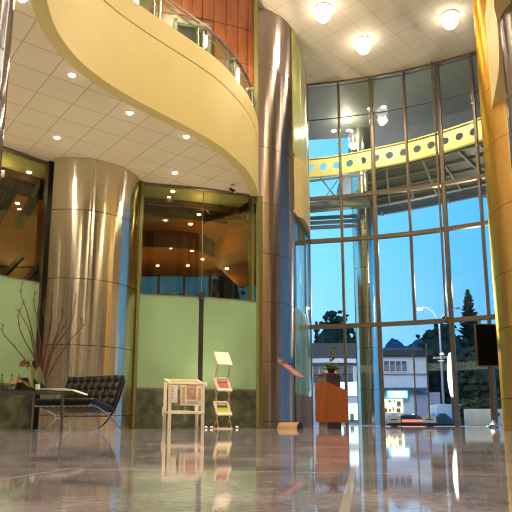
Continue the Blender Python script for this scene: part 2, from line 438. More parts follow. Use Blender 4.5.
# ---- restaurant windows
def along(plan, x):
    for (x0, y0), (x1, y1) in zip(plan[:-1], plan[1:]):
        if x0 <= x <= x1 or x1 <= x <= x0:
            t = (x-x0)/(x1-x0); return (x, y0+t*(y1-y0))
    return (x, plan[-1][1] if abs(x-plan[-1][0]) < abs(x-plan[0][0]) else plan[0][1])
def sub(plan, xa, xb):
    return [along(plan, xa)] + [p for p in plan if xa < p[0] < xb] + [along(plan, xb)]
def rest_window(name, xa, xb, gaps):
    w = struct(name)
    p = sub(W, xa, xb)
    MB().ribbon(p, 2.84, ZS, .012).build('glass', M['tint'], w)
    xs = [xa] + gaps + [xb]
    for u, v in zip(xs[:-1], xs[1:]):
        MB().ribbon(sub(W, u+(.05 if u != xa else 0), v-(.05 if v != xb else 0)), .84, 2.84, .03).build('frosted_panel', M['frost'], w)
        MB().ribbon(offset(sub(W, u+.03, v-.03), -.01), 2.83, 2.85, .05).build('edge_trim', M['bronze'], w)
    f = MB(); f.ribbon(offset(p, -.03), .80, .84, .10); f.ribbon(offset(p, -.01), ZS-.05, ZS-.002, .06)
    f.build('rail', M['bronze'], w)
    for g in gaps:
        q = along(W, g)
        MB().box((q[0], q[1]+.03, 1.8), (.10, .05, 2.04)).build('dark_joint', M['darkframe'], w)
        MB().box((q[0], q[1]-.03, 2.86), (.12, .06, .16)).build('clamp', M['chrome'], w)
        MB().box((q[0], q[1]+.005, 4.1), (.012, .03, 2.4)).build('glass_joint', P('silicone', (.25, .25, .2), .5), w)
    return w
rest_window('window_2', -2.52, .02, [-1.20])
rest_window('window_3', -9.1, -4.17, [-5.1, -7.0])
MB().box((-4.2, 11.60, 2.69), (.16, .16, 5.36), radians(45)).build('trim_1', M['darkframe'], kind='structure')
MB().box((.035, 13.6, 2.69), (.06, .42, 5.36)).build('trim_2', M['olive'], kind='structure')
MB().box((-.12, 13.44, 4.1), (.13, .1, 2.5)).build('trim_3', M['olive'], kind='structure')
MB().box((-2.52, 12.64, 2.69), (.05, .2, 5.36)).build('trim_4', M['olive'], kind='structure')
MB().box((.0, 13.85, (ZS+ZC)/2+.4), (.10, .9, ZC-ZS-.8)).build('trim_5', M['olive'], kind='structure')
MB().ribbon(offset(sub(W, -2.52, .02), -.03), 0, .80, .2).build('baseboard_restaurant', M['stone'], kind='structure')
MB().ribbon(offset(sub(W, -9.1, -4.17), -.03), 0, .80, .2).build('baseboard_left', M['stone'], kind='structure')

# ---- restaurant interior
def strip(t0, t1, z0, z1, name, mat):
    base = [p for p in W if p[0] > -9]
    base = base + [(.02, 13.43)]
    a, c = offset(base, t0), offset(base, t1)
    MB().prism(a + c[::-1], z0, z1).build(name, mat, kind='structure', smooth=False)
strip(.2, .95, ZS, ZS+.1, 'ceiling', P('restaurant_ceiling', (.62, .55, .30), .7))
strip(.95, 2.0, ZS+.30, ZS+.4, 'ceiling', M['black'])
base = [p for p in W if p[0] > -9] + [(.02, 13.43)]
MB().prism(offset(base, .16) + [(.16, 14.4), (.16, 20.7), (-11.7, 20.7), (-11.7, 10.2)], 5.80, 5.9).build('ceiling', M['black'], kind='structure', smooth=False)
MB().prism(offset(base, 2.0) + [(.4, 15.2), (.4, 20.6), (-11.5, 20.6), (-11.5, 10.5)], ZS, 5.79).build('ceiling', M['orange'], kind='structure', smooth=False)
for nm, t, z0 in (('trim_6', .93, 5.22), ('trim_7', 2.0, 5.30)):
    MB().ribbon(offset(base, t), z0, ZS+.3, .04).build(nm, M['brown'], kind='structure')
BK = spline([(-4.6, 15.6), (-3.4, 15.95), (-2.6, 16.05), (-1.9, 16.2), (-1.45, 16.6), (-1.22, 17.2)], 5)
MB().ribbon(BK, 4.9, ZS, .1).build('wall_bulkhead', M['brown'], kind='structure')
MB().prism(spline([(-1.2, 17.2), (-.9, 16.2), (-.42, 15.6), (.3, 15.4)], 5) + [(.3, 20.2), (-.6, 20.2)], 4.7, ZS).build('wall_drum', P('bright_orange_plaster', (.44, .15, .025), .6, var=.1), kind='structure')
MB().box((-5.6, 20.6, 1.0), (12, .15, 2.0)).box((-5.6, 20.6, 5.33), (12, .15, .3)).build('wall_restaurant_back', M['brown'], kind='structure')
MB().box((.10, 17.2, 2.7), (.12, 6.9, 5.6)).build('wall_restaurant_right', M['olive'], kind='structure')
MB().box((-11.6, 15.5, 2.7), (.15, 10.4, 5.4)).build('wall_restaurant_left', M['brown'], kind='structure')
w5 = struct('window_5')
for x in (-11.4, -9.6, -8.0, -6.2, -5.2, -4.3, -3.42, -2.52, -1.62, -.8, .35): MB().box((x, 20.6, 3.6), (.08, .1, 3.2)).build('mullion', M['darkframe'], w5)
MB().box((-5.6, 20.62, 3.6), (11.9, .012, 3.2)).build('glass', glass_mat('smoked_glass', (.30, .36, .42)), w5)
# left part of the restaurant: timber panels and dark sloping beams
for k, (x, y) in enumerate([(-4.95, 12.3), (-5.45, 12.2), (-5.9, 12.5)]):
    MB().bar((x-.5, y+.9, 4.55), (x+.35, y-.05, 5.2), .14, .2).build('trim_%d' % (20+k), M['black'], kind='structure')
for k, (x, y) in enumerate([(-5.3, 14.3), (-5.9, 14.2), (-6.5, 14.2), (-7.1, 14.0)]):
    MB().bar((x-.5, y-.05, 3.3), (x+.2, y-.05, 4.1), .12, .12).build('trim_%d' % (30+k), M['black'], kind='structure')
MB().box((-7.2, 14.6, 3.0), (4.2, .12, 1.9), radians(8)).build('wall_panel_tan', P('tan_panel', (.30, .19, .06), .6, var=.1), kind='structure')
MB().box((-7.2, 14.5, 4.68), (4.2, .12, 1.4), radians(8)).build('wall_panel_brown', wood_mat('brown_panel', (.16, .05, .012), (.24, .08, .02)), kind='structure')
MB().box((-4.9, 14.9, 2.7), (.12, .9, 5.3)).build('wall_partition', M['brown'], kind='structure')
for k in range(9):
    x = -2.62+k*.26; y = along(W, max(min(x, -.02), -2.6))[1] + 1.35
    MB().cyl((x, y-.3, 5.36), (x+.16, y+.25, 5.3), .012, n=6).build('trim_%d' % (40+k), M['chrome'], kind='structure')

# ---- curved return wall beside the pier (window_4)
w4 = struct('window_4')
MB().ribbon(S, 7.0, ZC, .05).build('painted_glass', M['yellow_glass'], w4)
MB().ribbon(S, 2.95, ZS, .012).build('glass', M['glass'], w4)
MB().ribbon(S, .8, 2.95, .03).build('frosted_panel', M['frost'], w4)
for t in (9, 14, 17):
    x, y = S[t]; MB().box((x-.02, y, 4.1), (.05, .07, 2.5)).build('mullion', M['bluefascia'], w4)
MB().ribbon(offset(S, -.02), 5.30, 5.38, .12).build('rail', M['bronze'], w4)
for t in (6, 12, 17):
    x, y = S[t]; MB().box((x+.0, y, 8.8), (.015, .02, 3.6)).build('glass_joint', M['chrome'], w4)
BD = spline([(.95, 14.68), (1.10, 14.85), (1.26, 15.1), (1.42, 15.65), (1.52, 16.2), (1.58, 16.8), (1.60, 17.4)], 5)
MB().ribbon(BD, 5.36, 6.98, .2).build('wall_balcony_end', M['cream'], kind='structure')
MB().ribbon(S, 0, .8, .2).build('baseboard_right', P('brown_laminate', (.16, .10, .06), .65, var=.15, vscale=2), kind='structure')
MB().prism(offset(S, .0) + offset(S, 1.3)[::-1], 5.36, 5.45).build('ceiling', M['cream'], kind='structure')

# ---- curtain wall (window_1)
w1 = struct('window_1')
for i, (x, y) in enumerate(CUR):
    a = atan2(CUR[min(i+1, 9)][1]-CUR[max(i-1, 0)][1], CUR[min(i+1, 9)][0]-CUR[max(i-1, 0)][0])
    z0 = 2.87 if i == 3 else 0
    wd = .115 if i in (2, 4) else .075
    MB().box((x, y, (z0+ZC)/2), (wd, .18, ZC-z0), a).build('mullion', M['bronze'], w1, bevel=.01)
    if i == 4: MB().box((x-.16, y-.06, (2.87+ZC)/2), (.05, .1, ZC-2.87), a).build('mullion', M['bronze'], w1)
for z, t in ((2.87, .12), (5.47, .12), (6.82, .10), (ZC-.03, .07)):
    for (x0, y0), (x1, y1) in zip(CUR[:-1], CUR[1:]):
        MB().bar((x0, y0-.04, z), (x1, y1-.04, z), .12, t).build('transom', M['bronze'], w1)
for z in (9.42,):
    for (x0, y0), (x1, y1) in zip(CUR[:-1], CUR[1:]):
        MB().bar((x0, y0, z), (x1, y1, z), .03, .02).build('glass_joint', M['darkframe'], w1)
for (x0, y0), (x1, y1) in zip(CUR[:-1], CUR[1:]):
    for z0, z1 in ((0.02, 2.85), (2.9, 5.44), (5.5, 6.8), (6.85, ZC)):
        MB().ribbon([(x0, y0+.02), (x1, y1+.02)], z0, z1, .012).build('glass', M['glass'], w1)
safety = P('etched_film', (.55, .78, .85), .5)
safety.node_tree.nodes['Principled BSDF'].inputs['Alpha'].default_value = .13
for (x0, y0), (x1, y1) in zip(CUR[:6], CUR[1:7]):
    MB().ribbon([(x0, y0+.005), (x1, y1+.005)], 1.5, 1.72, .004).build('safety_stripe', safety, w1)
# glazed double door between two mullions, with long pulls
d1 = struct('door_1')
for k, (x, y, lx) in enumerate(((4.36, 16.68, 0), (4.68, 16.55, 0))):
    MB().tube([(x, y-.12, .18), (x, y-.12, 2.26)], .021, 10).cyl((x, y-.12, .5), (x, y+.06, .5), .012).cyl((x, y-.12, 1.95), (x, y+.06, 1.95), .012).build('door_pull', M['bronze'], d1)
MB().tube([(5.84, 15.87, 1.8), (5.99, 15.82, 2.86)], .025, 8).build('door_pull', M['bronze'], d1)
MB().bar((3.62, 16.99, .05), (5.3, 16.3, .05), .06, .06).build('bottom_rail', M['darkframe'], d1)
# white transfer lettering on the door glass
dc = thing('glass_decal', 'small white emblem and lettering on the entrance glass', 'decal', (5.09, 16.395, 1.86), radians(-25))
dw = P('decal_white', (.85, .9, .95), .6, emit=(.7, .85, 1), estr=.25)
text_mesh('lettering', 'BORROMEO', .085, dw, dc, (0, 0, 0))
MB().box((-.03, 0, -.085), (.17, .004, .03)).build('small_line', dw, dc)
e = MB()
for x, z, r in ((0, .125, .034), (-.035, .10, .03), (.035, .10, .03)):
    e.cyl((x-.0, -.002, z), (x, .002, z), r, n=14)
e.box((0, 0, .085), (.13, .004, .025)).build('emblem', dw, dc)

# ------------------------------------------------------------------ lamps
SPOTS = []
def dome_lamp(x, y, label, group):
    t = thing('ceiling_lamp', label, 'ceiling lamp', (x, y, ZC), group=group)
    MB().lathe([(.22, 0), (.22, -.03), (.11, -.05), (.11, 0)]).build('trim_ring', M['white'], t)
    MB().lathe([(.10, -.02), (.17, -.06), (.19, -.15), (.18, -.26), (.12, -.34), (.02, -.37)]).build('lens', M['lamp'], t)
    return t
for x, y, l in ((1.73, 13.83, 'big glowing round ceiling lamp nearest the central steel column'), (3.0, 15.19, 'big glowing round ceiling lamp nearest the window wall, middle one of three'), (5.08, 14.1, 'big glowing round ceiling lamp nearest the golden column')):
    dome_lamp(x, y, l, 'big lamps in the high ceiling')
def spot_lamp(x, y, z, label, group, mat, r=.075, name='downlight'):
    t = thing(name, label, 'downlight', (x, y, z), group=group)
    MB().lathe([(r*1.15, 0), (r*1.15, -.012), (r*1.02, -.018), (r*1.02, 0)], n=18).build('trim_ring', M['white'], t)
    MB().lathe([(r, -.004), (r, -.02), (r*.6, -.035), (.004, -.04)], n=18).build('lens', mat, t)
    return t
for x, y, l in ((-2.82, 8.4, 'soffit downlight close to the curved balcony edge, big one at upper left'), (-3.72, 10.47, 'soffit downlight just above the top of the left steel column'),
                (-2.17, 9.55, 'soffit downlight at the balcony edge, above right of the left steel column'), (-1.3, 10.43, 'soffit downlight near the balcony edge, above the middle of the restaurant glass'),
                (-1.73, 12.08, 'soffit downlight closest to the restaurant glass'), (-2.94, 6.72, 'soffit downlight cut by the top edge of the photo at left')):
    spot_lamp(x, y, ZS, l, 'downlights in the balcony soffits', M['lamp_small'], .052)
    SPOTS.append((x, y))
for k, (x, y) in enumerate([(-1.92, 13.14), (-1.46, 14.15+.55), (-2.11, 14.9), (-1.76, 15.46), (-2.9, 16.6), (-3.28, 17.01), (-2.6, 17.71), (-1.99, 18.04), (-1.75, 19.03), (-.88, 18.74+.2), (-3.35, 19.84), (-2.32, 19.84)]):
    zz = ZS
    if k == 9: zz, y = 4.7, 17.6
    spot_lamp(x, y, zz, 'tiny warm downlight in the orange restaurant ceiling behind the glass', 'restaurant downlights', M['lamp_rest'], .05)
for x, y in ((-4.83, 12.05), (-5.8, 13.9), (-6.24, 16.36), (-6.83, 18.09)):
    spot_lamp(x, y, ZS, 'tiny warm downlight in the dark restaurant ceiling left of the left steel column', 'restaurant downlights at far left', M['lamp_rest'], .05)
def lamp(x, y, z, e, r=.12, col=WARM, spot=None):
    l = bpy.data.lights.new('lamp', 'SPOT' if spot else 'POINT'); l.energy = e; l.shadow_soft_size = r; l.color = col
    if spot: l.spot_size = radians(spot); l.spot_blend = .6
    o = bpy.data.objects.new('lamp', l); C.objects.link(o); o.location = (x, y, z)
for x, y in ((1.0, 11.2), (3.4, 11.6), (5.6, 10.6), (.4, 8.6), (2.2, 8.2), (.6, 5.4), (1.6, 2.2), (-1.2, 4.6), (4.4, 1.2), (-4, 1), (-1.5, -1.5), (3, -2.5)):  # unseen ceiling lamps, added to light the lobby and the steel
    lamp(x, y, ZC-.1, 450, .2, WARM, 122)
def uplamp(x, y, z, e, tx, ty, tz=1):
    l = bpy.data.lights.new('lamp', 'SPOT'); l.energy = e; l.shadow_soft_size = .05; l.color = WARM; l.spot_size = radians(115); l.spot_blend = .5
    o = bpy.data.objects.new('lamp', l); C.objects.link(o); o.location = (x, y, z)
    o.rotation_euler = Vector((tx, ty, tz)).to_track_quat('-Z', 'Y').to_euler()
def ground_lamp(x, y, label):
    t = thing('ground_uplight', label, 'lamp', (x, y, 0), group='small uplights along the marble base')
    MB().lathe([(.05, 0), (.05, .02), (.032, .028), (.032, .02)], n=16).build('housing', M['chrome'], t)
    MB().lathe([(.03, .015), (.028, .034), (.015, .04), (.002, .042)], n=16).build('lens', M['lamp_ground'], t)
    uplamp(x, y, .12, 70, 0, -.6)
for x, y, tx, ty in ((-1.9, 10.5, .35, .25), (-.75, 11.4, .4, .25), (-2.9, 8.7, .35, .2), (4.6, 8.4, -.25, .45), (4.2, 7.2, -.2, .5)):   # unseen uplights added behind the balcony fronts to brighten the ceiling
    uplamp(x, y, 6.5, 420, tx, ty)
ground_lamp(-1.03, 12.62, 'small glowing floor uplight between the newspaper rack and the brochure stand, left one of two'); ground_lamp(-.92, 12.66, 'small glowing floor uplight just left of the foot of the brochure stand'); ground_lamp(-.40, 12.9, 'small glowing floor uplight right of the brochure stand, by the marble base')
for x, y, e in ((-5.6, 8.6, 85), (-6.6, 7.0, 85), (-4.6, 6.2, 85), (-4.9, 9.9, 65)): uplamp(x, y, .12, e, .1, -.1)  # floor uplights out of view, added to brighten the soffit
for x, y in SPOTS: lamp(x, y, ZS-.10, 110, .06, WARM, 140)
for x, y in ((1.73, 13.83), (3.0, 15.19), (5.08, 14.1)): lamp(x, y, ZC-.45, 130, .17, WARM, 150)
for x, y in ((-4.6, 7.2), (-6.2, 8.4), (-4.2, 5.2), (-6.5, 5.5), (-5.2, 9.2)):  # further soffit lamps out of view, added for their light
    lamp(x, y, ZS-.05, 80, .08, WARM, 120)
for x, y in ((-1.4, 15.6), (-3.0, 18.5), (-6.2, 13.4), (-6.3, 17.2), (-1.2, 19.2), (-9, 12.5)):  # unseen pendant lights added to brighten the restaurant
    lamp(x, y, ZS-1.1, 27, .08, (1, .62, .28))
for x, y in ((-1.6, 11.6), (-3.2, 10.6)):       # unseen ceiling lamps for the balcony storey
    lamp(x, y, ZC-.15, 120, .1, WARM, 150)

# ------------------------------------------------------------------ balcony railing
rl = thing('balcony_railing', 'glass and steel railing along the top of the curved cream balcony', 'railing')
RP = [p for p in offset(F, .10) if p[1] > 7.2 and p[1] < 13.4]
MB().tube([(x, y, 7.68) for x, y in RP], .032, 10).build('handrail', M['chrome'], rl)
MB().tube([(x, y, 7.55) for x, y in offset(RP, .03)], .014, 8).build('lower_rail', M['chrome'], rl)
MB().ribbon(offset(RP, .0), ZB+.0, 7.60, .012).build('glass', M['rail_glass'], rl)
acc = 0; last = RP[0]; nxt = .2
for p in RP:
    acc += hypot(p[0]-last[0], p[1]-last[1]); last = p
    if acc >= nxt:
        nxt += 1.15
        MB().cyl((p[0]-.05, p[1], ZB-.02), (p[0]-.05, p[1], 7.58), .03, n=12).cyl((p[0]+.05, p[1]+.04, ZB-.02), (p[0]+.05, p[1]+.04, 7.58), .03, n=12).box((p[0], p[1]+.02, 7.58), (.18, .08, .06)).build('post', M['chrome'], rl)
cam_t = thing('security_camera', 'small black security camera hung from the soffit in front of the restaurant glass', 'camera', (-.52, 12.75, ZS))
MB().cyl((0, 0, 0), (0, 0, -.015), .04).cyl((0, 0, 0), (-.02, -.01, -.12), .01).build('bracket', M['chrome'], cam_t)
MB().bar((-.06, .03, -.10), (.06, -.08, -.20), .06, .06).build('body', M['black'], cam_t, bevel=.006)
MB().cyl((.055, -.075, -.195), (.075, -.095, -.212), .024).build('lens', M['chrome'], cam_t)

# ------------------------------------------------------------------ tufted seat
def tufted(nu, nv, w, h, th, f):
    """cushion: w x h sheet with nu x nv tufts, thickness th; f maps (u,v,t)->point"""
    b = MB(); K = 6; U, V = nu*K, nv*K
    def bul(i, j):
        a = abs(sin(pi*i/K))**.5*abs(sin(pi*j/K))**.5
        return .018*a
    G = {}
    for side in (0, 1):
        for i in range(U+1):
            for j in range(V+1):
                ed = min(i, U-i, j, V-j)
                t = th/2*(.62 if ed == 0 else .92 if ed == 1 else 1.) + (bul(i, j) if side == 0 else 0)
                G[side, i, j] = b.bm.verts.new(f((i/U-.5)*w, j/V*h, t if side == 0 else -t))
    for side in (0, 1):
        for i in range(U):
            for j in range(V):
                q = [G[side, i, j], G[side, i+1, j], G[side, i+1, j+1], G[side, i, j+1]]
                b.bm.faces.new(q if side == 0 else q[::-1])
    for i in range(U):
        for j in (0, V): b.bm.faces.new((G[0, i, j], G[1, i, j], G[1, i+1, j], G[0, i+1, j]))
    for j in range(V):
        for i in (0, U): b.bm.faces.new((G[0, i, j], G[0, i, j+1], G[1, i, j+1], G[1, i, j]))
    return b
seat = thing('tufted_seat', 'black tufted leather seat on crossed chrome legs, before the left steel column', 'chair', (-2.90, 9.95, 0), radians(-22))
WS = 1.12
def plane_map(y0, z0, y1, z1, L):
    d = Vector((0, y1-y0, z1-z0)).normalized(); n = Vector((0, -d.z, d.y))
    return lambda u, v, t: Vector((u, y0, z0)) + d*v + n*t
bc = tufted(8, 4, WS, .60, .11, plane_map(.17, .36, .41, .86, .6)).build('back_cushion', M['leather'], seat, ang=80)
sc_ = tufted(8, 3, WS, .60, .11, plane_map(-.40, .455, .17, .335, .6)).build('seat_cushion', M['leather'], seat, ang=80)
def buttons(nu, nv, w, h, f, parent):
    b = MB()
    for i in range(1, nu):
        for j in range(1, nv): b.blob(f((i/nu-.5)*w, j/nv*h, .058), (.011, .011, .011), 1, 0)
    b.build_each('button', P('button_glint', (.34, .30, .24), .3), parent)  # pale base colour stands in for the glint on black buttons
buttons(8, 4, WS, .60, plane_map(.17, .36, .41, .86, .6), bc); buttons(8, 3, WS, .60, plane_map(-.40, .455, .17, .335, .6), sc_)
for s in (-1, 1):
    x = s*(WS/2-.03)
    b = MB()
    for pts in ([(x, .50, .84), (x, .36, .52), (x, .18, .27), (x, -.06, .08), (x, -.30, .0), (x, -.38, .005)], [(x, -.42, .40), (x, -.18, .35), (x, .10, .23), (x, .30, .10), (x, .46, .012)]):
        p = spline(pts, 5)
        for A, B in zip(p[:-1], p[1:]): b.bar(A, B, .012, .035, up=(1, 0, 0))
    b.build('leg', M['chrome'], seat)
MB().cyl((-WS/2+.03, .49, .82), (WS/2-.03, .49, .82), .011).cyl((-WS/2+.03, -.40, .385), (WS/2-.03, -.40, .385), .011).cyl((-WS/2+.03, .12, .22), (WS/2-.03, .12, .22), .011).build_each('crossbar', M['chrome'], seat)
for k in range(9):
    x = -WS/2+.09+k*(WS-.18)/8
    MB().bar((x, -.40, .375), (x, .12, .26), .035, .006).box((x, -.405, .385), (.035, .012, .03)).build('strap', P('saddle_strap', (.10, .08, .06), .35) if k == 0 else bpy.data.materials['saddle_strap'], seat)
# ------------------------------------------------------------------ glass coffee table and what stands on it
TZ = .58; TY = -.27
tb = thing('coffee_table', 'low glass coffee table with thin dark steel legs at the left edge', 'table', (-3.50, 9.02+TY, 0))
MB().box((0, 0, TZ-.008), (1.30, .78, .016)).build('glass_top', glass_mat('table_glass', (.62, .76, .70), .05), tb)
f = MB()
for y in (-.36, .36): f.box((0, y, TZ-.031), (1.24, .025, .028))
for x in (-.61, .61): f.box((x, 0, TZ-.031), (.025, .70, .028))
f.build('frame', P('table_steel', (.20, .20, .185), .35, .7), tb)
for x, y, w in ((.60, .35, .035), (.42, -.35, .022), (-.17, -.35, .018), (-.60, .35, .03)): MB().box((x, y, (TZ-.05)/2), (w, .022, TZ-.05)).build('leg', bpy.data.materials['table_steel'], tb)
mg = MB()
sec = [(-.24, .012), (-.1, .014), (.05, .016), (.16, .010), (.26, -.02), (.36, -.055)]
top = spline([(x, 0, z) for x, z in sec], 4)
for dz, k in ((0, 1),):
    n = len(top)
    V1 = []
    for i, p in enumerate(top):
        hw = .19*(1-.45*i/n)
        V1.append([mg.bm.verts.new((p[0], -hw, p[2])), mg.bm.verts.new((p[0], hw, p[2])), mg.bm.verts.new((p[0], hw, p[2]-.016)), mg.bm.verts.new((p[0], -hw, p[2]-.016))])
    for A, B in zip(V1[:-1], V1[1:]):
        for q in range(4): mg.bm.faces.new((A[q], A[(q+1) % 4], B[(q+1) % 4], B[q]))
    mg.bm.faces.new(V1[0]); mg.bm.faces.new(V1[-1][::-1])
tag(mg.build('magazine', M['paper'], loc=(-2.80, 8.95+TY, TZ+.008)), 'white open magazine curling over the right end of the glass table', 'magazine')
def bottle(x, y, label, body, liquid, cap, lab, h=.24):
    t = thing('bottle', label, 'bottle', (x+.1, y+TY, TZ), group='bottles on the glass table')
    MB().lathe([(.030, 0), (.034, .01), (.034, h*.55), (.026, h*.66), (.012, h*.78), (.011, h*.92), (.004, h*.925)], n=18).build('body', body, t)
    if liquid: MB().lathe([(.0345, .012), (.0348, .02), (.0348, h*.42), (.034, h*.43)], n=18).build('drink', liquid, t)
    MB().cyl((0, 0, h*.91), (0, 0, h), .013, n=14).build('cap', cap, t)
    if lab: MB().lathe([(.0352, h*.43), (.0355, h*.44), (.0355, h*.58), (.035, h*.585)], n=18).build('label', lab, t)
gb = glass_mat('bottle_glass', (.75, .85, .78), .12); 
bottle(-3.77, 8.97, 'clear glass bottle, leftmost of the bottles on the glass table', gb, None, M['chrome'], None)
bottle(-3.645, 9.02, 'bottle with a pinkish label, second from the left on the glass table', gb, P('pink_drink', (.35, .16, .12), .2), M['chrome'], P('pink_label', (.55, .32, .26), .5))
bottle(-3.53, 9.0, 'dark cola bottle with an orange-red label on the glass table', gb, P('dark_drink', (.02, .01, .008), .1), M['white'], P('red_label', (.60, .18, .10), .4), .275)
for x, y, l, m in ((-3.70, 9.12, 'tumbler with orange drink between the two left bottles', P('orange_drink', (.50, .24, .10), .2)), (-3.585, 8.92, 'small tumbler with milky drink left of the cola bottle', P('milk_drink', (.62, .52, .42), .3)), (-3.22, 8.9, 'white candle cup at the foot of the twig vase', None)):
    g = thing('tumbler' if m else 'candle_cup', l, 'glass' if m else 'cup', (x+.1, y+TY, TZ))
    MB().lathe([(.024, 0), (.030, .004), (.034, .09), (.030, .09), (.026, .012), (.002, .01)], n=18).build('body', gb if m else M['white'], g)
    if m: MB().lathe([(.0255, .013), (.0285, .06), (.002, .06)], n=18).build('drink', m, g)
tag(MB().box((0, 0, .008), (.24, .16, .016)).box((0, 0, .02), (.20, .13, .01)).build('napkin_stack', P('cream_napkin', (.80, .66, .38), .7), loc=(-3.78, 8.9+TY, TZ)), 'cream napkins stacked at the left end of the glass table', 'napkins')
mh = thing('menu_holder', 'black framed menu holder standing behind the bottles on the glass table', 'menu holder', (-3.42, 9.28+TY, TZ), radians(6))
MB().box((0, 0, .012), (.26, .09, .024)).build('base', M['black'], mh)
MB().box((0, 0, .20), (.25, .012, .012)).box((-.12, 0, .11), (.012, .012, .19)).box((.12, 0, .11), (.012, .012, .19)).build('frame', M['black'], mh)
MB().box((0, .0, .11), (.23, .006, .17)).build('card', P('dark_card', (.03, .035, .025), .4), mh)
vs = thing('twig_vase', 'glass vase with tall bare reddish twigs and pale leaves on the glass table', 'vase', (-3.14, 9.12+TY, TZ))
MB().lathe([(.045, 0), (.055, .01), (.06, .14), (.05, .22), (.045, .22), (.052, .14), (.045, .02), (.002, .015)], n=20).build('vase', gb, vs)
tips = [(-.40, .05, 1.66), (-.22, .1, 1.52), (-.34, -.05, 1.30), (-.05, .05, 1.40), (.10, -.05, 1.46), (.42, .05, 1.48), (.28, 0, 1.15), (.50, .1, 1.10), (-.62, 0, 1.0), (.2, .1, 1.25), (-.12, 0, 1.55), (-.46, .1, 1.25)]
for k, (x, y, z) in enumerate(tips):
    c = rnd.uniform(-.05, .05)
    pts = spline([(x*.03, y*.1, .03), (x*.28 + c*.4, y*.3, z*.35), (x*.75 - c, y*.7, z*.68), (x*1.02 + c*.5, y, z*.88), (x, y, z)], 5)
    n = len(pts)
    tw = MB().tube(pts, [.011*(1-i/n)+.0025 for i in range(n)], 6)
    for j in range(9, n-1, 3):
        p = pts[j]; d = rnd.choice((-1, 1))
        tw.tube([p, (p[0]+d*rnd.uniform(.02, .09), p[1], p[2]+rnd.uniform(.04, .12))], [.003, .0015], 5)
    tob = tw.build('twig', M['twig'], vs)
    bd = MB()
    for j in range(10, n, 3):
        p = pts[j]; bd.blob((p[0]+rnd.uniform(-.012, .012), p[1], p[2]), (.011, .011, .014), 1)
    bd.build_each('bud', M['twig'], tob)
def leafblade(b, base, tip, w, bend=.0):
    A, B = Vector(base), Vector(tip); d = B-A; s = d.cross(Vector((0, 1, .15))).normalized()
    pr = [(0, .15), (.25, .8), (.5, 1), (.75, .65), (1, .03)]; L_ = []
    for t, q in pr:
        c = A + d*t + Vector((0, -bend*sin(pi*t), 0)); L_.append([b.bm.verts.new(c - s*w*q), b.bm.verts.new(c + Vector((0, .012*q, 0))), b.bm.verts.new(c + s*w*q), b.bm.verts.new(c + Vector((0, .020*q+.003, 0)))])
    for a, c in zip(L_[:-1], L_[1:]):
        for k in range(4): b.bm.faces.new((a[k], a[(k+1) % 4], c[(k+1) % 4], c[k]))
for base, tip, w in (((-.03, -.06, .12), (-.14, -.12, .40), .045), ((-.16, -.10, .33), (-.07, -.14, .03), .035), ((.0, -.08, .10), (-.03, -.14, .34), .05), ((.06, -.06, .08), (-.01, -.12, .36), .035), ((-.10, -.02, .05), (-.26, -.08, .15), .03)):
    b = MB(); leafblade(b, base, tip, w, .02); b.build('leaf', M['leafpale'], vs)
for base, tip, w in (((-.10, 0, .05), (-.12, .02, .58), .05), ((-.05, 0, .05), (-.16, 0, .46), .04)):
    b = MB(); leafblade(b, base, tip, w); b.build('leaf', P('dark_leaf', (.025, .03, .015), .5), vs)
b = MB()
for k in range(16):
    a = rnd.uniform(0, 2*pi); b.blob((-.27+cos(a)*rnd.uniform(0, .06), -.02+sin(a)*.04, .40+rnd.uniform(-.035, .05)), (.035, .03, .022), 1, .25)
fl = b.build('dried_flower', P('dried_flower', (.22, .14, .06), .8, var=.4, vscale=20), vs)
MB().tube([(-.02, 0, .05), (-.14, 0, .25), (-.26, -.02, .38)], [.006, .005, .004], 6).build('flower_stem', M['twig'], fl)

# ------------------------------------------------------------------ newspaper rack
rk = thing('newspaper_rack', 'ivory newspaper rack with four posts and a shelf before the green glass', 'rack', (-1.40, 11.75, 0), radians(20))
hw, hd = .32, .23
for s in (-1, 1):
    MB().box((s*hw, hd, .48), (.06, .045, .96)).build('post', M['ivory'], rk, bevel=.006)
    MB().box((s*hw, -hd, .43), (.06, .045, .86)).build('post', M['ivory'], rk, bevel=.006)
    MB().bar((s*hw, hd, .94), (s*hw, -hd, .85), .05, .045).build('side_rail', M['ivory'], rk)
    MB().bar((s*hw, hd, .31), (s*hw, -hd, .31), .04, .045).build('side_rail', M['ivory'], rk)
MB().box((0, hd, .945), (2*hw+.06, .05, .05)).build('top_rail', M['ivory'], rk, bevel=.006)
MB().box((0, -hd, .845), (2*hw+.06, .05, .07)).build('top_rail', M['ivory'], rk, bevel=.006)
MB().box((0, 0, .31), (2*hw, 2*hd, .035)).box((0, -hd-.01, .31), (2*hw+.06, .05, .055)).build('shelf', M['ivory'], rk, bevel=.004)
MB().box((-hw-.09, .0, .33), (.015, .02, .17)).box((-hw-.06, 0, .41), (.07, .02, .015)).box((-hw-.06, 0, .25), (.07, .02, .015)).build('side_bracket', M['white'], rk)
MB().blob((hw+.05, -hd-.02, .84), (.03, .03, .05), 1, .1).cyl((hw, -hd, .87), (hw+.07, -hd-.02, .87), .018).build('hook', M['ivory'], rk)
ink = P('newspaper_ink', (.34, .26, .20), .8); ink2 = P('newspaper_photo', (.52, .30, .20), .7, var=.4, vscale=14); tan = P('newspaper_tan', (.62, .42, .24), .8)
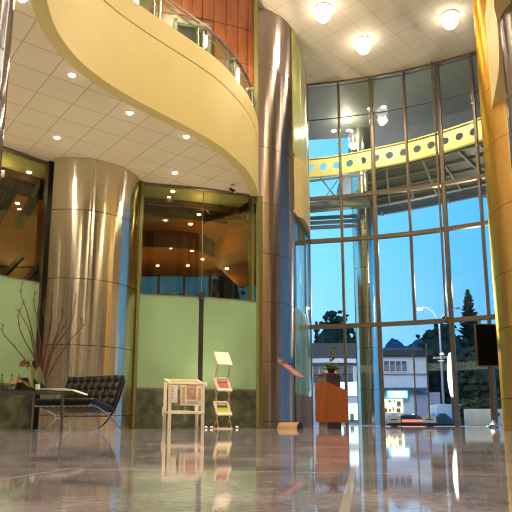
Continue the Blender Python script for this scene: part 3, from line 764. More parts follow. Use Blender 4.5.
def newspaper(x, w, h, label, photo, rot):
    o = Matrix.Rotation(radians(20), 3, 'Z') @ Vector((x, -hd-.045, 0))
    t = thing('newspaper', label, 'newspaper', (-1.40+o.x, 11.75+o.y, .83), radians(20), group='newspapers hung on the rack')
    MB().box((0, 0, -h/2), (w, .014, h)).build('pages', M['paper'], t, bevel=.003)
    MB().cyl((-w/2-.03, 0, .005), (w/2+.02, 0, .005), .013).build('rod', M['tanwood'], t)
    if photo:
        MB().box((-w*.37, -.009, -h*.5), (w*.16, .003, h*.8)).build('side_column', tan, t)
        MB().box((.0, -.009, -h*.42), (w*.44, .003, h*.58)).build('picture', ink2, t)
        MB().blob((.02, -.010, -h*.36), (w*.10, .003, h*.16), 2, 0).build('pale_patch', tan, t)
        for k in range(2): MB().box((.02, -.009, -h*(.82+.07*k)), (w*.5, .003, h*.03)).build('text_line', ink, t)
        MB().box((w*.38, -.009, -h*.45), (w*.13, .003, h*.6)).build('side_column', tan, t)
        MB().box((0, -.009, -h*.06), (w*.5, .003, h*.05)).build('headline', ink, t)
    else:
        for k in range(6): MB().box((-w*.2, -.009, -h*(.15+.12*k)), (w*.45, .003, h*.03)).build('text_line', ink, t)
newspaper(-.262, .15, .34, 'narrow newspaper hung at the left of the ivory rack', False, 0)
newspaper(.08, .42, .39, 'broad newspaper with a reddish front picture hung on the ivory rack', True, 0)
o = Matrix.Rotation(radians(20), 3, 'Z') @ Vector((-.08, -.02, 0))
tag(MB().box((0, 0, .012), (.36, .26, .024)).build('newspaper', M['paper'], loc=(-1.40+o.x, 11.75+o.y, .328)), 'folded newspaper lying on the shelf of the ivory rack', 'newspaper')

# ------------------------------------------------------------------ zigzag brochure stand
bs = thing('brochure_stand', 'folding zigzag brochure stand with three tilted trays before the green glass', 'stand', (-.66, 12.0, 0), radians(28))
TW, TD = .30, .20
br = []
for k, zc in enumerate((.40, .87, 1.38)):
    p0 = Vector((0, TD/2, zc+.125)); p1 = Vector((0, -TD/2, zc-.125)); d = (p1-p0)
    nn = Vector((0, d.z, -d.y)).normalized()
    if nn.z < 0: nn = -nn
    b = MB(); b.bar(p0, p1, TW, .012, up=nn)
    tr = b.build('tray', M['ivory'], bs)
    r = MB()
    for s in (-1, 1): r.bar(p0+Vector((s*TW/2, 0, 0)), p1+Vector((s*TW/2, 0, 0)), .016, .035, up=nn)
    r.bar(p1+Vector((-TW/2, 0, 0))+nn*.01, p1+Vector((TW/2, 0, 0))+nn*.01, .045, .03, up=nn)
    r.bar(p0+Vector((-TW/2, 0, 0)), p0+Vector((TW/2, 0, 0)), .03, .025, up=nn)
    r.build('tray_rim', M['ivory'], tr)
    br.append((zc, p0, p1, nn))
zs = [(.40, .40), (.87, .87), (1.38, 1.38)]
for s in (-1, 1):
    x = s*(TW/2-.012)
    prevz = [0.0]
    lv = [0.02, .275, .525, .745, .995, 1.255]
    b = MB()
    b.cyl((x, -.12, .0), (x, .10, .525), .008, n=8).cyl((x, .12, .0), (x, -.10, .275), .008, n=8)
    for a0, a1 in ((.275, .995), (.745, 1.505)):
        b.cyl((x, -.10, a0), (x, .10, a1), .008, n=8)
    for a0, a1 in ((.525, .745), (.995, 1.255)):
        b.cyl((x, .10, a0), (x, -.10, a1), .008, n=8)
    b.build('leg', M['tanwood'], bs)
MB().box((0, -.12, .012), (TW, .05, .024)).box((0, .12, .012), (TW, .05, .024)).build_each('foot', M['ivory'], bs)
covers = [('magazine with a dark and yellow-green cover in the lowest tray of the brochure stand', P('dark_cover', (.05, .05, .06), .4), P('lime_cover', (.50, .52, .06), .4)),
          ('magazine with a red picture cover in the middle tray of the brochure stand', P('red_cover', (.45, .12, .08), .4, var=.4, vscale=18), P('pale_cover', (.72, .52, .42), .4)),
          ('plain white brochure in the top tray of the brochure stand', M['white'], None)]
for (zc, p0, p1, nn), (l, m1, m2) in zip(br, covers):
    t = thing('brochure', l, 'brochure', bs.location + Matrix.Rotation(radians(28), 3, 'Z') @ Vector((0, 0, 0)), radians(28), group='brochures in the zigzag stand')
    t.location.z = 0
    q0, q1 = p0 + (p1-p0)*.08 + nn*.012, p0 + (p1-p0)*.94 + nn*.012
    full = m2 is None
    MB().bar(q0, q1, TW-.05 if not full else TW-.02, .010, up=nn).build('cover', M['paper'] if m2 else m1, t)
    if m2:
        a, c = q0 + (q1-q0)*.05 + nn*.006, q0 + (q1-q0)*.5 + nn*.006
        MB().bar(a, c, TW-.09, .003, up=nn).build('cover_picture', m1, t)
        a, c = q0 + (q1-q0)*.5 + nn*.006, q0 + (q1-q0)*.92 + nn*.006
        MB().bar(a, c, TW-.09, .003, up=nn).build('cover_picture', m2 if zc < .6 else m1, t)
        a, c = q0 + (q1-q0)*.12 + nn*.009, q0 + (q1-q0)*.26 + nn*.009
        MB().bar(a, c, TW-.14, .003, up=nn).build('cover_title', P('title_pale', (.75, .62, .55), .5) if 'title_pale' not in bpy.data.materials else bpy.data.materials['title_pale'], t)

# ------------------------------------------------------------------ sloped sign stand at the central column
sg = thing('sign_stand', 'slanted reddish board on a thin post with an arched wooden foot by the central column', 'sign', (.74, 12.75, 0), radians(-32))
b = MB()   # local x runs down the slope
p0, p1 = Vector((-.20, 0, 1.38)), Vector((.22, 0, 1.06)); d = (p1-p0).normalized(); nn = Vector((-d.z, 0, d.x))
b.bar(p0, p1, .32, .022, up=nn).build('board', M['redwood'], sg)
bb = sg.children[0]
for k in range(5):
    c = p0 + (p1-p0)*(.13+.17*k) + nn*.0125
    MB().bar(c - d*.010, c + d*.010, .27, .003, up=nn).build('text_line', P('board_line', (.62, .34, .26), .5) if k == 0 else bpy.data.materials['board_line'], bb)
MB().cyl((.0, 0, .10), (.0, 0, 1.21), .014, n=12).build('post', M['tanwood'], sg)
ar = [(cos(pi*k/14)*.14, sin(pi*k/14)*.125) for k in range(15)]
MB().ext(ar, (-.26, 0, 0), (0, 1, 0), (0, 0, 1), (.46, 0, 0)).build('foot', M['tanwood'], sg)
MB().ext([(p, q) for p, q in ar], (.20, 0, 0), (0, 1, 0), (0, 0, 1), (.006, 0, 0)).build('foot_end', M['black'], sg)
MB().box((-.20, 0, 1.405), (.11, .24, .04)).box((-.245, 0, 1.44), (.015, .24, .07)).build('leaflet_tray', M['greylight'], sg)

# ------------------------------------------------------------------ lectern and plant
lc = thing('lectern', 'cherry wood lectern with a grey core standing in front of the window wall', 'lectern', (1.56, 12.6, 0), radians(27))
A = .48
MB().box((-.02, .02, .545), (.34, .30, 1.09)).build('core', M['grey'], lc)
MB().box((-.195, .02, .545), (.012, .30, 1.09)).build('core_side', M['greylight'], lc)
MB().ext([(-A/2, .13), (A/2, .13), (A/2, .77), (-A/2, .94)], (0, -A/2, 0), (1, 0, 0), (0, 0, 1), (0, .025, 0)).build('front_panel', M['lectern'], lc)
MB().box((-A/2-.0, .0, .535), (.025, A-.05, .81)).build('side_panel', M['lectern'], lc)
MB().ext([(-A/2+.03, .13), (A/2, .13), (A/2, .77), (-A/2+.03, .77)], (0, -A/2+A-.025, 0), (1, 0, 0), (0, 0, 1), (0, .025, 0)).build('back_panel', M['lectern'], lc)
MB().box((A/2-.012, 0, .45), (.025, A-.05, .64)).build('side_panel', M['lectern'], lc)
MB().box((0, 0, 1.105), (.54, .46, .03)).build('top', P('dark_red_top', (.18, .055, .04), .25), lc, bevel=.004)
pp = thing('potted_plant', 'small yellow-green potted plant on top of the lectern', 'plant', (1.58, 12.6, 1.12))
MB().lathe([(.06, 0), (.085, .09), (.09, .11), (.08, .11), (.07, .09), (.002, .085)], n=20).build('pot', M['darkframe'], pp)
for k in range(46):
    a = rnd.uniform(0, 2*pi); el = rnd.uniform(.15, 1.2); L_ = rnd.uniform(.10, .24)
    b = MB(); b0 = (cos(a)*.03, sin(a)*.03, .09)
    leafblade(b, b0, (b0[0]+cos(a)*cos(el)*L_, b0[1]+sin(a)*cos(el)*L_, b0[2]+sin(el)*L_*.9), .022)
    b.build('leaf', M['leaf'], pp)
st = MB().tube([(0, 0, .1), (.01, 0, .3), (.05, 0, .52)], [.007, .006, .004], 6).build('stem', M['leaf'], pp)
for k in range(14):
    t = .35+.65*k/13; a = rnd.uniform(0, 2*pi); b = MB(); p = (.05*t*t, 0, .1+.44*t)
    leafblade(b, p, (p[0]+cos(a)*.09, sin(a)*.05, p[2]+.07), .020); b.build('leaf', M['leaf'], pp)

# ------------------------------------------------------------------ display screen on a pole
tv = thing('display_stand', 'tall black display screen on a pole beside the golden column', 'screen', (5.72, 14.75, 0), radians(10))
MB().box((0, 0, 2.0), (.64, .06, 1.06)).build('housing', P('bronze_housing', (.16, .11, .07), .4, .5), tv, bevel=.008)
MB().box((0, -.032, 2.0), (.58, .008, 1.0)).build('screen', P('screen_black', (.004, .004, .004), .8, spec=.05), tv)
MB().cyl((.02, .02, .05), (.02, .02, 1.55), .035, n=16).build('pole', bpy.data.materials['bronze_housing'], tv)
MB().lathe([(.17, 0), (.17, .015), (.08, .06), (.045, .16), (.04, .17)], (.02, .02, 0)).build('base', M['chrome'], tv)
fl_ = thing('floor_uplight', 'small pinkish floor lamp glowing at the foot of the display pole', 'lamp', (5.60, 14.48, 0))
MB().lathe([(.06, 0), (.06, .06), (.045, .075), (.045, .07)], n=16).build('housing', M['chrome'], fl_)
MB().lathe([(.044, .055), (.04, .085), (.02, .10), (.002, .102)], n=16).build('lens', emit_mat('pink_lens', (1, .62, .5), 14), fl_)

# ================================================================== outdoors
MB().box((30, 75, -.95), (500, 150, .1)).build('ground', M['asphalt'], kind='structure')
MB().prism([(1.8, 17.7), (9.5, 14.2), (16, 18), (16, 24.5), (-2, 25), (-2, 21.5), (1.8, 21.2)], -.9, -.02).build('pavement', P('pavement', (.20, .20, .21), .6, var=.12, vscale=2), kind='structure')
# canopy outside the entrance: high soffit, perforated beam, sloping lower roof
MB().prism([(1.2, 17.75), (2.58, 17.5), (3.54, 17.25), (4.48, 16.95), (5.37, 16.5), (6.22, 16.05), (9.4, 13.3), (14, 15), (16, 27), (3.9, 27.5), (3.75, 21.0), (3.2, 21.1), (.8, 21.4)], ZC+.02, ZC+.5).build('roof_canopy', M['canopy'], kind='structure', smooth=False)
for x, y, l in ((3.9, 18.9, 'first outdoor canopy lamp right of the second mullion, seen through the top glass'), (4.32, 18.8, 'outdoor canopy lamp just right of another, seen through the top glass'), (2.85, 20.5, 'left lamp of the lower pair in the outdoor canopy'), (3.4, 20.45, 'right lamp of the lower pair in the outdoor canopy')):
    spot_lamp(x, y, ZC+.02, l, 'lamps in the outdoor canopy', emit_mat('canopy_lens', (1, .86, .66), 20) if 'canopy_lens' not in bpy.data.materials else bpy.data.materials['canopy_lens'], .085, 'outdoor_downlight')
BE = spline([(1.2, 19.65), (1.86, 19.52), (2.89, 19.22), (3.85, 18.75), (4.89, 18.19), (5.76, 17.56), (6.6, 16.8), (7.4, 15.9)], 10)
bm_t = thing('perforated_beam', 'pale yellow curved steel beam with a row of round holes behind the upper glass', 'beam')
# beam web with real holes: panel grid per hole
b = MB(); L0 = 0; tot = sum(hypot(q[0]-p[0], q[1]-p[1]) for p, q in zip(BE[:-1], BE[1:]))
def at_len(s):
    for p, q in zip(BE[:-1], BE[1:]):
        l = hypot(q[0]-p[0], q[1]-p[1])
        if s <= l: return Vector((p[0]+(q[0]-p[0])*s/l, p[1]+(q[1]-p[1])*s/l, 0))
        s -= l
    return Vector((*BE[-1], 0))
pitch = .455; nh = int(tot/pitch); zb, hb, rh = 8.74, .33, .125
for k in range(nh):
    s0 = k*pitch; A_, B_ = at_len(s0), at_len(s0+pitch); d = B_-A_; nrm = Vector((-d.y, d.x, 0)).normalized()*.05
    ring, out = [], []
    n = 20
    for i in range(n):
        a = 2*pi*i/n; cx, cz = cos(a), sin(a); m_ = max(abs(cx)/(pitch/2), abs(cz)/hb)
        out.append((pitch/2 + cx/m_, cz/m_)); ring.append((pitch/2 + cx*rh, cz*rh))
    def pt(q, o): return A_ + d*(q[0]/pitch) + Vector((0, 0, zb+q[1])) + nrm*o
    VV = [[b.bm.verts.new(pt(q, o)) for q in (out[i], ring[i])] for o in (0, 1) for i in range(n)]
    for i in range(n):
        j = (i+1) % n
        f0, f1, g0, g1 = VV[i], VV[j], VV[n+i], VV[n+j]
        b.bm.faces.new((f0[0], f1[0], f1[1], f0[1])); b.bm.faces.new((g0[0], g0[1], g1[1], g1[0])); b.bm.faces.new((f0[1], f1[1], g1[1], g0[1]))
b.build('web', M['beam'], bm_t, ang=25)
b = MB()
for z in (zb+hb, zb-hb): b.ribbon(offset(BE, -.04), z-.015, z+.015, .14)
b.build_each('flange', M['beam'], bm_t)
# lower canopy roof panels with purlins
lo_in = [(3.72, 18.95), (4.89, 18.35), (5.76, 17.72), (6.7, 16.9), (7.6, 16.0)]
lo_out = [(4.1, 21.2), (5.6, 20.3), (7.0, 19.4), (8.6, 18.3), (10, 17)]
cr = thing('entrance_canopy', 'dark sloping canopy roof with purlins outside the entrance glass', 'canopy')
b = MB()
zi, zo = 8.42, 7.98
for i in range(4):
    q = [(*lo_in[i], zi), (*lo_in[i+1], zi), (*lo_out[i+1], zo), (*lo_out[i], zo)]
    v0 = [b.bm.verts.new(p) for p in q]; v1 = [b.bm.verts.new((p[0], p[1], p[2]+.05)) for p in q]
    b.bm.faces.new(v0); b.bm.faces.new(v1[::-1])
    for k in range(4): b.bm.faces.new((v0[k], v0[(k+1) % 4], v1[(k+1) % 4], v1[k]))
b.build('roof_panel', M['canopydark'], cr, smooth=False)
b = MB()
for t in (.02, .28, .55, .8, .98):
    for i in range(4):
        p = [(1-t)*Vector((*lo_in[j], zi)) + t*Vector((*lo_out[j], zo)) - Vector((0, 0, .05)) for j in (i, i+1)]
        b.bar(p[0], p[1], .05, .06)
b.build_each('purlin', P('purlin_grey', (.24, .25, .20), .5), cr)
b = MB()
for j in range(9):
    t = j/8*4; i = min(int(t), 3); u = t-i
    a = Vector((*lo_in[i], zi))*(1-u) + Vector((*lo_in[i+1], zi))*u; c = Vector((*lo_out[i], zo))*(1-u) + Vector((*lo_out[i+1], zo))*u
    b.bar(a - Vector((0, 0, .06)), c - Vector((0, 0, .06)), .05, .09)
b.build_each('rafter', P('rafter_grey', (.28, .29, .27), .5), cr)
FA = [(3.9, 21.5), (5.7, 20.45), (7.1, 19.5), (8.7, 18.4), (10.2, 17)]
MB().ribbon(FA, 7.62, 8.02, .12).build('fascia', M['bluefascia'], cr)
b = MB()
for t in (.1, .42, .72):
    i = min(int(t*4), 3); u = t*4-i; x = FA[i][0]*(1-u)+FA[i+1][0]*u; y = FA[i][1]*(1-u)+FA[i+1][1]*u
    b.cyl((x, y-.12, 7.55), (x, y-.12, 7.7), .06)
b.build_each('fascia_lamp', M['chrome'], cr)
# left bay: open lattice and blue louvres
lt = thing('canopy_lattice', 'steel lattice with crossed rods under the left end of the perforated beam', 'lattice')
b = MB()
b.bar((1.4, 19.62, 8.25), (3.6, 18.9, 8.25), .05, .07).bar((1.4, 20.3, 7.55), (3.9, 19.6, 7.55), .3, .30).bar((2.2, 19.5, 8.4), (2.9, 19.6, 7.5), .035, .035).bar((2.9, 19.4, 8.4), (2.2, 19.7, 7.5), .02, .02)
b.build_each('rod', P('lattice_grey', (.20, .21, .17), .5), lt)
lv = thing('louvres', 'three blue-grey louvre blades outside the left bay of the window wall', 'louvre')
for k, z in enumerate((6.85, 7.06, 7.27)): MB().bar((1.3, 20.4+.1*k, z), (3.55, 20.1+.1*k, z+.02), .05, .13).build('blade', M['bluefascia'], lv)
column('outdoor_column', 'slim shiny steel column standing outside behind the window wall', 3.84, 20.6, .39, 0, 2*pi, ZC+.02, M['steel_out'], [1.2, 2.6, 4.0, 5.4, 6.8, 8.2])

# houses
ha = thing('house', 'grey house with a dark roof and pale eaves behind the lectern', 'house', (5.0, 42, 0))
MB().box((0, 3, 1.7), (4.6, 6, 5.2)).build('wall', M['render_grey'], ha, smooth=False)
MB().prism([(-2.6, -.4), (2.4, -.4), (2.4, 6.4), (-2.6, 6.4)], 4.45, 5.5).build('roof', M['roof_dark'], ha, smooth=False)
MB().ribbon(spline([(-1.9, -.55), (-.6, -.75), (.6, -.75), (2.2, -.55)], 4), 4.1, 4.4, .3).build('eaves', M['render_grey'], ha)
MB().box((1.35, -.05, 2.35), (1.8, .12, .95)).build('white_band', P('glowing_white_band', (.7, .7, .7), .6, emit=(.8, .9, 1), estr=.8), ha)  # bright white wall band, its brightness put in as glow
for x in (-1.7, -.6, .5, 1.35):
    wn = MB().box((x, -.03, 3.35), (.92, .1, 1.35)).build('window', M['render_white'], ha)
    MB().box((x-.22, -.09, 3.35), (.38, .03, 1.2)).box((x+.22, -.09, 3.35), (.38, .03, 1.2)).build_each('pane', P('dusk_pane', (.05, .07, .12), .1) if 'dusk_pane' not in bpy.data.materials else bpy.data.materials['dusk_pane'], wn)
sw = MB().box((1.35, -.04, .68), (1.4, .1, 1.3)).build('shop_window', P('shop_glow', (.6, .6, .55), .4, emit=(.75, 1, .95), estr=1.1), ha)
MB().box((1.1, -.1, .5), (.2, .03, .8)).box((1.6, -.1, .4), (.25, .03, .5)).box((1.35, -.1, .12), (1.4, .03, .22)).build_each('display', P('shop_display', (.15, .22, .18), .6), sw)
hb_ = thing('house', 'white two-storey house with a lit shop and a low dark roof across the street', 'house', (11.35, 46, 0))
MB().box((-.6, 3, 2.1), (4.6, 6, 6.0)).build('wall', M['render_white'], hb_, smooth=False)
MB().prism([(-3.2, -.7), (2.0, -.7), (2.0, 6.6), (-3.2, 6.6)], 5.05, 5.45).build('roof', M['roof_dark'], hb_, smooth=False)
MB().prism([(-2.9, 1), (1.7, 1), (1.7, 6), (-2.9, 6)], 5.45, 5.8).build('roof_ridge', P('blue_roof', (.05, .08, .16), .6), hb_, smooth=False)
wn = MB().box((-.7, -.02, 4.3), (1.85, .1, .95)).build('window', M['render_white'], hb_)
pn = MB()
for k in range(4): pn.box((-1.37+.45*k, -.08, 4.28), (.38, .03, .78))
pn.build_each('pane', P('lavender_pane', (.10, .09, .16), .15), wn)
MB().box((-.6, -.1, 3.72), (4.5, .3, .14)).build('ledge', M['render_grey'], hb_)
MB().box((-.5, -.5, 2.5), (3.9, .9, .22)).build('awning', P('blue_awning', (.06, .09, .16), .6), hb_)
sgn = MB().box((-.8, -.75, 2.12), (1.55, .12, .58)).build('shop_sign', P('shop_sign_frame', (.1, .5, .6), .4, emit=(.1, .75, .95), estr=1.2), hb_)
MB().box((-.78, -.83, 2.12), (1.3, .03, .46)).build('sign_face', P('shop_sign_face', (.9, .95, .95), .4, emit=(.9, 1, 1), estr=1.8), sgn)
sw = MB().box((-1.05, -.04, 1.28), (1.62, .1, 1.0)).build('shop_window', P('shop_glow_warm', (.8, .7, .5), .4, emit=(1, .86, .5), estr=1.3), hb_)
q = MB()
for x, z, w, h in ((-.55, 1.42, .28, .4), (-.6, .95, .3, .3), (-1.25, .95, .14, .24), (-1.0, 1.05, .1, .36), (-1.6, .95, .3, .3), (-1.25, 1.62, .16, .16), (-.85, 1.65, .1, .12)): q.box((x, -.1, z), (w, .03, h))
q.build_each('display', P('shop_goods', (.35, .22, .12), .6, var=.5, vscale=4), sw)
MB().box((1.6, .5, .75), (2.0, 1.2, 3.1)).build('annex_wall', P('lavender_render', (.42, .38, .50), .8), hb_, smooth=False)
# hills
hp = []
ridge = spline([(-60, 46, 0), (20, 40, 0), (60, 36, 0), (66, 38.5, 0), (70, 41.5, 0), (76, 37.5, 0), (82, 41, 0), (90, 43, 0), (110, 38, 0), (150, 30, 0), (240, 34, 0)], 6)
b = MB(); r0 = []; r1 = []; r2 = []
for x, z, _ in ridge:
    r0.append(b.bm.verts.new((x, 285, -2))); r1.append(b.bm.verts.new((x, 302, z + rnd.uniform(-.4, .6)))); r2.append(b.bm.verts.new((x, 330, -2)))
for i in range(len(r0)-1):
    b.bm.faces.new((r0[i], r0[i+1], r1[i+1], r1[i])); b.bm.faces.new((r1[i], r1[i+1], r2[i+1], r2[i]))
b.build('hills', M['hill'], kind='structure')
# trees
def broad_tree(x, y, h, w, label, mat, n=170, z0=1.2):
    t = thing('tree', label, 'tree', (x, y, -.9)); h += .6
    MB().tube([(0, 0, 0), (.1, 0, h*.35), (0, 0, h*.7)], [.28, .2, .08], 8).build('trunk', M['bark'], t)
    b = MB()
    b.blob((0, 0, h*.55), (w*.42, w*.4, h*.36), 3, .08)
    for k in range(n):
        a = rnd.uniform(0, 2*pi); e = rnd.uniform(-.9, 1.45); r = rnd.uniform(.75, 1.05)
        rs = rnd.uniform(.25, .6)*w/7
        b.blob((cos(a)*cos(e)*w/2*r, sin(a)*cos(e)*w/2*r, max(z0, h*.55+sin(e)*h*.44*r)), (rs, rs, rs*.8), 1, .35)
    b.build('foliage', mat, t, smooth=False); return t
def conifer(x, y, h, w, label):
    t = thing('tree', label, 'tree', (x, y, -.9)); h += .6
    MB().cyl((0, 0, 0), (0, 0, h*.95), .22, .03, 8).build('trunk', M['bark'], t)
    b = MB(); n = int(h*5)
    for i in range(n):
        z = h*(.12+.86*i/n); r = w/2*(1-i/n)**.8+.08
        for k in range(9):
            a = rnd.uniform(0, 2*pi); rr = r*rnd.uniform(.6, 1.1)
            b.tube([(0, 0, z), (cos(a)*rr*.6, sin(a)*rr*.6, z-.06*rr), (cos(a)*rr, sin(a)*rr, z+.12*rr)], [.16, .13, .02], 5)
    b.build('foliage', M['treeconifer'], t, smooth=False); return t
broad_tree(8.3, 62, 11.8, 5.2, 'dark broad tree above the grey house, behind the lectern', M['tree'], 150)
broad_tree(12.6, 71, 11.5, 3.6, 'dark narrow tree hidden partly behind the outdoor column', M['tree'], 110)
conifer(5.6, 55, 9.8, 1.6, 'slim pointed conifer at the left end of the street, above the grey house')
conifer(7.0, 66, 9.6, 1.3, 'short slim conifer beside the dark broad tree, above the grey house')
conifer(20.9, 58, 13.6, 5.4, 'tall conifer rising above the display screen')
conifer(20.0, 64, 11.2, 3.0, 'shorter conifer left of the tallest one at right')
conifer(26.3, 68, 11.6, 3.6, 'conifer behind the golden column, right of the tallest one')
broad_tree(17.0, 54.5, 9.6, 5.4, 'dark bushy tree behind the street lamp', M['tree'], 190)
broad_tree(17.9, 45.5, 6.9, 5.2, 'wide dark tree below the tall conifer at right', M['tree'], 190)
for k, (x, h) in enumerate(((-9.2, 10.5), (-5.9, 9.8), (-2.1, 11.2), (-14, 11))):
    broad_tree(x, 40 + 2*(k % 2), h, 3.3, ['dusk tree at the left of the restaurant far windows', 'dusk tree at the middle of the restaurant far windows', 'dusk tree at the right of the restaurant far windows', 'dusk tree beyond the dark left restaurant glass'][k], M['tree'], 90, 3)
# street lamp
sl = thing('street_lamp', 'tall double-armed street lamp with a lit left head', 'street lamp', (11.9, 38.5, -.28))
MB().tube([(0, 0, -.62), (0, 0, 3), (0, 0, 6.6)], [.10, .08, .06], 10).build('pole', P('lamp_pole', (.25, .27, .30), .5, .5), sl)
for s in (-1, 1):
    p = spline([(0, 0, 6.4), (s*.12, 0, 6.95), (s*.45, 0, 7.5), (s*.85, 0, 7.72), (s*1.05, 0, 7.72)], 5)
    am = MB().tube(p, .04, 8).build('arm', bpy.data.materials['lamp_pole'], sl)
    MB().blob((s*1.2, 0, 7.68), (.22, .12, .09), 2, 0).build('lamp_head', bpy.data.materials['lamp_pole'], am)
    if s < 0: MB().blob((s*1.24, -.06, 7.6), (.18, .1, .10), 2, 0).build('lamp_lens', emit_mat('street_lens', (1, .85, .6), 12), am)
# glowing oval pillar sign
ps = thing('pillar_sign', 'glowing white oval pillar sign on a post across the forecourt', 'sign', (10.36, 32, -.28))
MB().box((0, 0, .54), (.10, .08, 2.32)).build('post', M['grey'], ps)
MB().ext([(cos(2*pi*k/24)*.17*(1 if abs(sin(2*pi*k/24)) < .7 else .9), sin(2*pi*k/24)*1.18) for k in range(24)], (0, -.08, 2.85), (1, 0, 0), (0, 0, 1), (0, .16, 0)).build('light_box', emit_mat('light_box', (.82, .95, 1), 2.6), ps)
# cars, wall, hedge, barrier signs
def car(name, label, x, y, L_, H_, mat, van=False):
    t = thing(name, label, 'van' if van else 'car', (x, y, -.9))
    if van: pr = [(-L_/2, .25), (L_/2, .25), (L_/2, .9), (L_/2-.12, 1.0), (L_/2-.75, H_), (-L_/2+.1, H_), (-L_/2, H_-.2)]
    else: pr = [(-L_/2, .25), (L_/2, .25), (L_/2, .62), (L_/2-.1, .74), (L_/2-1.0, .84), (L_/2-1.7, H_), (-L_/2+1.0, H_), (-L_/2+.25, .86), (-L_/2, .78)]
    MB().ext(pr, (0, -.85, 0), (1, 0, 0), (0, 0, 1), (0, 1.7, 0)).build('body', mat, t, bevel=.05)
    wn = bpy.data.materials['dusk_pane']
    if van: MB().ext([(L_/2-.8, H_-.1), (L_/2-.25, 1.05), (L_/2-1.4, 1.05), (L_/2-1.4, H_-.1)], (0, -.87, 0), (1, 0, 0), (0, 0, 1), (0, .03, 0)).build('window', wn, t)
    else: MB().ext([(L_/2-1.75, H_-.08), (L_/2-1.2, .88), (-L_/2+.6, .88), (-L_/2+1.05, H_-.08)], (0, -.87, 0), (1, 0, 0), (0, 0, 1), (0, .03, 0)).build('window', wn, t)
    for s in (-1, 1):
        MB().cyl((s*(L_/2-.8), -.88, .32), (s*(L_/2-.8), -.6, .32), .32, n=20).build('wheel', M['black'], t)
    return t
navy = P('navy_car_paint', (.02, .04, .10), .25, coat=.5)
c1 = car('car', 'dark blue car parked in front of the lit shop', 7.3, 28.5, 3.4, 1.36, navy)
MB().box((-.2, -.9, 1.06), (1.0, .04, .12)).build('light_trail', P('red_light_trail', (.6, .08, .06), .3, emit=(1, .22, .16), estr=1.2), c1)  # glowing bar for the red trail of passing car lights
car('car', 'dark blue car with a pale roof line right of the lit shop', 9.9, 32, 3.0, 1.45, P('steel_blue_paint', (.05, .10, .20), .25, coat=.5))
car('van', 'pale blue van parked behind the oval pillar sign', 11.6, 35.5, 2.6, 2.0, P('pale_blue_paint', (.32, .38, .48), .3, coat=.4), True)
pw = thing('planter_wall', 'low pale stone wall with a dark slot under the hedge', 'wall', (8.6, 22, -.02))
MB().box((0, 0, .30), (2.05, .4, .60)).build('wall', M['stonewall'], pw, bevel=.01)
MB().box((.0, -.205, .40), (.22, .02, .11)).build('slot', M['black'], pw)
hg = MB()
for k in range(260): hg.blob((rnd.uniform(-1.0, 1.4), rnd.uniform(-.3, .3), rnd.uniform(.05, .62)), (.10, .10, .08), 1, .4)
hg.box((.2, 0, .3), (2.3, .5, .55))
tag(hg.build('hedge', M['hedge'], loc=(8.7, 22.7, .30), smooth=False), 'dark clipped hedge above the low pale stone wall', 'hedge')
MB().box((8.8, 22.75, .14), (2.6, .9, .32)).build('planter_bed', M['asphalt'], kind='structure')
def barrier(x, y, label):
    t = thing('barrier_sign', label, 'sign', (x, y, -.02), group='small barrier signs outside the door')
    pl = MB().ext([(-.21, .12), (.21, .12), (.21, .31), (.09, .33), (.05, .40), (-.05, .40), (-.09, .33), (-.21, .31)], (0, -.01, 0), (1, 0, 0), (0, 0, 1), (0, .02, 0)).build('plate', P('barrier_plate', (.75, .75, .78), .6) if 'barrier_plate' not in bpy.data.materials else bpy.data.materials['barrier_plate'], t)
    MB().box((0, -.012, .22), (.22, .004, .04)).build('lettering', M['grey'], pl)
    MB().box((0, .01, .06), (.06, .03, .12)).box((0, .01, .01), (.2, .14, .02)).build('foot', M['black'], t)
barrier(4.34, 19.2, 'small house-shaped grey barrier sign in front of the lit shop, outside the glass')
barrier(5.40, 19.0, 'small house-shaped grey barrier sign right of the long door pulls, outside the glass')

# lamps of canopy and street, plus unseen lights added to brighten the forecourt
lamp(3.2, 19.6, ZC-.3, 60, .1, (1, .85, .62)); lamp(4.9, 18.4, 5.6, 50, .1, (1, .8, .5)); lamp(5.5, 17.2, 6.4, 25, .1, (1, .8, .5))
lamp(10.4, 37, 7.4, 600, .2, (.95, .93, 1)); lamp(6, 33, 6.5, 2200, .2, (.95, .93, 1)); lamp(7.6, 20.0, 4.6, 300, .1, (1, .85, .65)); uplamp(3.2, 17.7, ZC-.4, 420, 0, .6, -1); uplamp(5.2, 16.8, ZC-.4, 420, .3, .5, -1); lamp(-1.3, 13.55, 5.0, 7, .06, (1, .72, .36)); lamp(-5.4, 11.6, 5.0, 13, .06, (1, .72, .36))  # includes unseen lights added for houses, low wall, beam and restaurant front

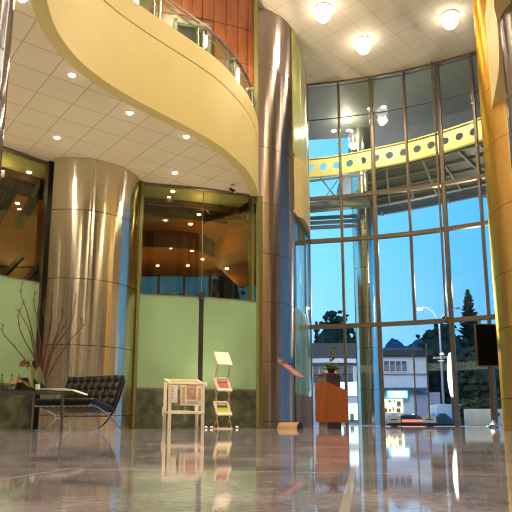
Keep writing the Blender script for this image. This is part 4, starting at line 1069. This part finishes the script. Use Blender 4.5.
# ------------------------------------------------------------------ sky
w = bpy.data.worlds.new('dusk'); bpy.context.scene.world = w; w.use_nodes = True
N, L = w.node_tree.nodes, w.node_tree.links
bg = N['Background']; tc = N.new('ShaderNodeTexCoord'); sp = N.new('ShaderNodeSeparateXYZ')
L.new(tc.outputs['Generated'], sp.inputs[0])
r = N.new('ShaderNodeValToRGB'); r.color_ramp.elements[0].position = 0; r.color_ramp.elements[0].color = (.28, .56, .82, 1)
r.color_ramp.elements[1].position = 1; r.color_ramp.elements[1].color = (.05, .22, .55, 1)
e = r.color_ramp.elements.new(.12); e.color = (.27, .60, .88, 1)
e = r.color_ramp.elements.new(.32); e.color = (.17, .58, .90, 1)
L.new(sp.outputs['Z'], r.inputs['Fac'])
nz = N.new('ShaderNodeTexNoise'); nz.inputs['Scale'].default_value = 3; L.new(tc.outputs['Generated'], nz.inputs['Vector'])
mx = N.new('ShaderNodeMix'); mx.data_type = 'RGBA'; mx.blend_type = 'MULTIPLY'; mx.inputs['Factor'].default_value = .18
L.new(r.outputs['Color'], mx.inputs['A']); L.new(nz.outputs['Fac'], mx.inputs['B'])
m3 = N.new('ShaderNodeMix'); m3.data_type = 'RGBA'; m3.blend_type = 'MULTIPLY'
mr = N.new('ShaderNodeMapRange'); mr.inputs['From Min'].default_value = .1; mr.inputs['From Max'].default_value = .42
L.new(sp.outputs['X'], mr.inputs['Value']); L.new(mr.outputs['Result'], m3.inputs['Factor'])
L.new(mx.outputs['Result'], m3.inputs['A']); m3.inputs['B'].default_value = (.34, .60, .86, 1)
L.new(m3.outputs['Result'], bg.inputs['Color']); bg.inputs['Strength'].default_value = 1.5

# ------------------------------------------------------------------ camera and colour
cd = bpy.data.cameras.new('camera'); co = bpy.data.objects.new('camera', cd); C.objects.link(co)
co.location = (0, 0, .15); co.rotation_euler = (pi/2 + .17859, 0, 0)
cd.sensor_width = 36; cd.lens = 600.57/512*36; cd.shift_y = 56.68/512; cd.clip_start = .02; cd.clip_end = 900
s = bpy.context.scene; s.camera = co
s.view_settings.view_transform = 'Standard'; s.view_settings.look = 'None'; s.view_settings.gamma = 1
s.view_settings.exposure = 0.2; s.view_settings.use_curve_mapping = False
s.cycles.use_denoising = True; s.cycles.filter_width = 1.15
s.cycles.max_bounces = 10; s.cycles.diffuse_bounces = 5; s.cycles.glossy_bounces = 5; s.cycles.transparent_max_bounces = 24
s.cycles.sample_clamp_indirect = 6
